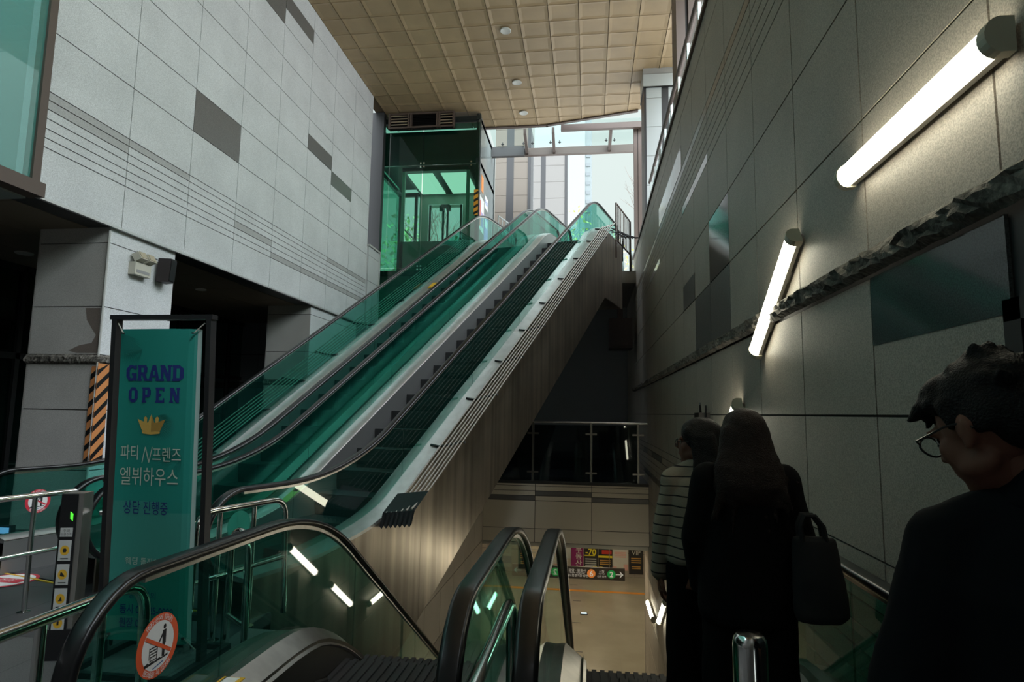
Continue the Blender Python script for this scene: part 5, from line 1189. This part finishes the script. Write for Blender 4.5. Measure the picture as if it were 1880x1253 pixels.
# --- woman in a black coat, seen from behind
x, y = .66, 2.78
J = dict(neck=(x,y+.01,1.33), shL=(x-.16,y,1.28), shR=(x+.16,y,1.28), elL=(x-.20,y+.02,1.02), elR=(x+.21,y-.02,1.03), wrL=(x-.17,y+.10,.80), wrR=(x+.20,y+.05,.83),
         hipL=(x-.085,y,.84), hipR=(x+.085,y,.84), kneeL=(x-.09,y+.03,.46), kneeR=(x+.09,y-.01,.46), ankL=(x-.09,y+.01,.08), ankR=(x+.09,y-.04,.08), fwd=Vector((0,1,0)))
w2, P, M = person('person in a black coat with long dark hair, seen from behind', x, y, 1.6, J, (x,y+.02,1.455), PI+.12, -.05,
    [(x,y,.78,.15,.10),(x,y,.90,.155,.105),(x,y,1.05,.125,.09),(x,y,1.2,.15,.10),(x,y,1.29,.15,.085),(x,y,1.34,.06,.055)], .95)
b = MB(); oval(b, [(x-.005,y,.70,.185,.135),(x-.005,y,.74,.20,.145),(x-.005,y,.90,.195,.14),(x,y,1.05,.185,.135),(x,y,1.2,.185,.13),(x,y,1.29,.165,.105),(x,y,1.345,.09,.08),(x,y+.01,1.37,.075,.07)])
for s, sg in (('L',-1),('R',1)):
    cap(b, Vector(J['sh'+s])+Vector((-.01*sg,0,-.005)), .078, J['el'+s], .068); cap(b, J['el'+s], .068, Vector(J['wr'+s])+Vector((0,0,.02)), .055)
fuse(b, 'coat', COAT, w2, .011, 4, .006, 3)
b = MB()
for s, sg in (('L',-1),('R',1)):
    cap(b, Vector(J['hip'+s])+Vector((0,0,.02)), .105, J['knee'+s], .10); cap(b, J['knee'+s], .10, Vector(J['ank'+s])+Vector((0,0,.06)), .105)
fuse(b, 'trousers', TROU, w2, .012, 4, .006, 4)
b = MB()
for s in 'LR': a = Vector(J['ank'+s]); cap(b, a+Vector((0,-.03,-.035)), .045, a+Vector((0,.16,-.045)), .036, .8)
fuse(b, 'shoes', SHOE, w2, .010, 3)
b = MB(); hair_cap(b, P, M, .95, 1.05)
oval(b, [(x-.01,y-.09,1.17,.10,.03),(x-.01,y-.085,1.20,.125,.05),(x,y-.085,1.26,.15,.058),(x,y-.07,1.34,.140,.062),(x,y-.035,1.42,.112,.075),(x,y-.01,1.50,.095,.085)])
for k in range(22):
    q = (k-10.5)/10.5; cap(b, (x+.12*q, y-.10, 1.26), .020, (x+.15*q+random.uniform(-.03,.03), y-.125, 1.10+random.uniform(-.07,.06)+.07*abs(q)), .005, seg=8)
cap(b, (x+.12,y-.06,1.30), .02, (x+.215,y-.06,1.275), .004, seg=8)
fuse(b, 'hair', HAIRB, w2, .009, 3, .008, 5)
# tote bag on her right arm
tb_ = thing('tote_bag', 'plain black tote bag hanging from the arm of the long-haired woman', 'bag', (x+.25, y-.12, .78))
b = MB(); bxc, byc = x+.235, y-.135
oval(b, [(bxc+.0,byc,.755,.085,.05),(bxc+.01,byc,.78,.105,.06),(bxc,byc,.92,.10,.055),(bxc-.01,byc,1.06,.085,.035),(bxc-.01,byc,1.08,.08,.02)], 20); fuse(b, 'pouch', mat('black_canvas', (.012,.012,.014), .9), tb_, .008, 4, .005, 8)
for dy in (-.02, .02):
    b = MB(); b.tube([(bxc-.06,byc+dy,1.06),(bxc-.065,byc+dy,1.12),(bxc-.05,byc+dy,1.16),(bxc-.01,byc+dy,1.16),(bxc+.02,byc+dy,1.12),(bxc+.03,byc+dy,1.06)], .010, 6, MATS['black_canvas']); b.build('strap', None, tb_, True)

# --- woman in a striped sweater, head turned to the left
x, y = .535, 3.14
J = dict(neck=(x,y,1.30), shL=(x-.135,y+.0,1.235), shR=(x+.14,y+.04,1.235), elL=(x-.175,y+.02,.99), elR=(x+.19,y+.08,1.0), wrL=(x-.185,y+.06,.79), wrR=(x+.17,y+.20,.83),
         hipL=(x-.075,y,.80), hipR=(x+.08,y,.80), kneeL=(x-.08,y+.06,.44), kneeR=(x+.08,y-.02,.44), ankL=(x-.08,y+.05,.08), ankR=(x+.08,y-.10,.09), fwd=Vector((0,1,0)))
w1, P, M = person('person in a cream sweater with thin dark stripes, wearing glasses, looking left', x, y, 1.55, J, (x-.01,y+.0,1.415), -PI*.5-.35, -.05,
    [(x,y,.74,.14,.10),(x,y,.86,.145,.10),(x,y,1.0,.115,.085),(x,y,1.14,.135,.095),(x,y,1.24,.135,.08),(x,y,1.30,.05,.05)], .93)
b = MB(); oval(b, [(x,y,.845,.155,.115),(x,y,.87,.168,.125),(x,y,1.0,.155,.115),(x,y,1.13,.158,.118),(x,y,1.23,.142,.098),(x,y,1.285,.085,.075),(x,y,1.325,.064,.062),(x,y,1.345,.058,.056)])
for s, sg in (('L',-1),('R',1)):
    cap(b, Vector(J['sh'+s])+Vector((-.008*sg,0,-.004)), .060, J['el'+s], .056); cap(b, J['el'+s], .056, Vector(J['wr'+s])+Vector((0,0,.0)), .050)
cap(b, J['shL'], .058, J['neck'], .058); cap(b, J['shR'], .058, J['neck'], .058)
fuse(b, 'sweater', KNIT, w1, .009, 4, .004, 6)
b = MB()
for s, sg in (('L',-1),('R',1)):
    cap(b, Vector(J['hip'+s])+Vector((0,0,.02)), .092, J['knee'+s], .088); cap(b, J['knee'+s], .088, Vector(J['ank'+s])+Vector((0,0,.06)), .085)
fuse(b, 'trousers', TROU, w1, .011, 4, .005, 7)
b = MB()
for s in 'LR': a = Vector(J['ank'+s]); cap(b, a+Vector((0,-.03,-.04)), .042, a+Vector((0,.15,-.05)), .034, .8)
fuse(b, 'shoes', mat('grey_shoe', (.25,.25,.26), .5), w1, .010, 3)
b = MB(); hair_cap(b, P, M, .93, 1.03); random.seed(12)
for k in range(12):
    q = random.uniform(-1,1); p0 = P(.05*q, .085, -.02); p1 = P(.075*q, .115, -.10); p2 = P(.07*q+random.uniform(-.02,.02), .12, -.17-random.uniform(0,.09))
    cap(b, p0, .030, p1, .026, seg=8); cap(b, p1, .026, p2, .012, seg=8)
[(cap(b, P(.070,.0+.02*k,.03), .028, P(.086,.02+.022*k,-.07), .026, seg=8), cap(b, P(.086,.02+.022*k,-.07), .026, P(.092+random.uniform(-.02,.02),.03+.026*k,-.18-random.uniform(0,.03)), .024, seg=8), cap(b, P(.092,.03+.026*k,-.18), .024, P(.098+random.uniform(-.03,.02),.035+.024*k,-.29-random.uniform(0,.05)), .008, seg=8)) for k in range(5)]; cap(b, P(.06,-.03,.05), .03, P(.07,.01,-.03), .016, seg=8); cap(b, P(-.06,-.03,.05), .03, P(-.078,.03,-.05), .02, seg=8)
fuse(b, 'hair', HAIR, w1, .008, 2, .009, 9)
spectacles(P, w1, 'thin framed glasses')

# --- man in a dark jacket, looking down to the left
x, y = .855, 1.26
hy = -PI*.5-1.18
J = dict(neck=(x,y-.01,1.40), shL=(x-.17,y+.06,1.31), shR=(x+.17,y-.06,1.31), elL=(x-.25,y+.06,1.03), elR=(x+.25,y-.03,1.03), wrL=(x-.16,y+.22,.92), wrR=(x+.16,y+.20,.92),
         hipL=(x-.09,y,.88), hipR=(x+.09,y,.88), kneeL=(x-.10,y+.03,.48), kneeR=(x+.10,y,.48), ankL=(x-.10,y+.0,.08), ankR=(x+.10,y-.02,.08), fwd=Vector((-.2,.98,0)))
hc = (x-.095, y+.03, 1.535)
mn, P, M = person('person in a dark jacket with short black hair and glasses, looking down', x, y, 1.7, J, hc, hy, .40,
    [(x,y,.82,.16,.11),(x,y,.95,.155,.11),(x,y,1.1,.15,.105),(x,y,1.25,.175,.115),(x,y,1.33,.165,.09),(x,y,1.40,.065,.06)], 1.04)
b = MB(); cap(b, Vector(hc)+Vector((.035,-.01,-.05)), .058, (x+.02,y-.01,1.40), .066); 
fuse(b, 'neck_back', SKIN, mn, .008, 3)
b = MB(); oval(b, [(x,y,.78,.20,.15),(x,y,.95,.205,.155),(x,y,1.1,.21,.155),(x,y,1.24,.215,.15),(x,y,1.32,.185,.12),(x+.0,y-.0,1.375,.120,.105),(x+.005,y-.0,1.42,.100,.092),(x+.01,y+.0,1.455,.088,.082)], 24, -.25)
for s, sg in (('L',-1),('R',1)):
    cap(b, Vector(J['sh'+s])+Vector((-.012*sg,0,-.01)), .088, J['el'+s], .075); cap(b, J['el'+s], .075, Vector(J['wr'+s])+Vector((0,-.02,.0)), .056)
cap(b, J['shL'], .075, J['neck'], .07); cap(b, J['shR'], .075, J['neck'], .07)
fuse(b, 'jacket', COAT2, mn, .011, 4, .006, 12)
b = MB(); 
for i in range(20):
    a = -PI+2*PI*i/19; cap(b, (x+.005+.098*math.cos(a), y+.0+.092*math.sin(a), 1.405), .022, (x+.015+.084*math.cos(a), y+.0+.080*math.sin(a), 1.482+.02*math.cos(a+.6)), .014, seg=8)
fuse(b, 'collar', COAT2, mn, .009, 4)
b = MB()
for s, sg in (('L',-1),('R',1)):
    cap(b, Vector(J['hip'+s])+Vector((0,0,.02)), .11, J['knee'+s], .09); cap(b, J['knee'+s], .09, Vector(J['ank'+s])+Vector((0,0,.06)), .075)
fuse(b, 'trousers', TROU, mn, .012, 4)
b = MB()
for s in 'LR': a = Vector(J['ank'+s]); cap(b, a+Vector((0,-.03,-.035)), .048, a+Vector((0,.17,-.045)), .038, .8)
fuse(b, 'shoes', SHOE, mn, .010, 3)
b = MB(); random.seed(31)
ell(b, P(0,.026,.050), .089, .100, .084, M); ell(b, P(0,.066,.005), .080, .062, .075, M); ell(b, P(0,-.03,.080), .075, .062, .048, M)
for sx in (-1, 1): ell(b, P(.073*sx,.045,.012), .014, .040, .040, M); cap(b, P(.078*sx,-.01,.045), .016, P(.080*sx,-.008,.005), .008, seg=8)
for k in range(46):
    u = random.uniform(-1,1); v = random.uniform(-.9,1); p = P(.066*u, .02+.085*v, .118-.04*abs(u)-.035*v*v); q = p + M @ Vector((random.uniform(-.02,.02), random.uniform(-.03,.02), random.uniform(.004,.016)))
    cap(b, p, .017, q, .008, seg=6)
for k in range(9):
    u = (k-4)/4; p = P(.055*u, -.072, .085-.02*abs(u)); cap(b, p, .018, P(.06*u+random.uniform(-.01,.01), -.108, .050+random.uniform(-.02,.015)), .006, seg=6)
for k in range(14): cap(b, P(random.uniform(-.04,.04),.03+random.uniform(-.04,.05),.108), .020, P(random.uniform(-.05,.05),.03+random.uniform(-.05,.06),.122+random.uniform(-.006,.010)), .012, seg=6)
fuse(b, 'hair', HAIR, mn, .007, 2, .005, 14)
spectacles(P, mn, 'dark rimmed glasses')
# backpack
bp_ = thing('backpack', 'dark backpack on the back of the man looking down', 'backpack', (x+.13, y-.22, .9))
b = MB(); oval(b, [(x+.15,y-.33,.86,.10,.04),(x+.15,y-.34,.89,.14,.06),(x+.15,y-.345,1.1,.15,.07),(x+.15,y-.33,1.24,.135,.06),(x+.15,y-.32,1.30,.09,.04)], 22, -.25); fuse(b, 'pack', PACK, bp_, .011, 4, .004, 3)
b = MB(); b.tube([(x+.16,y-.31,1.27),(x+.17,y-.27,1.335),(x+.18,y-.22,1.36)], .016, 8, PACK); b.build('strap', None, bp_, True)
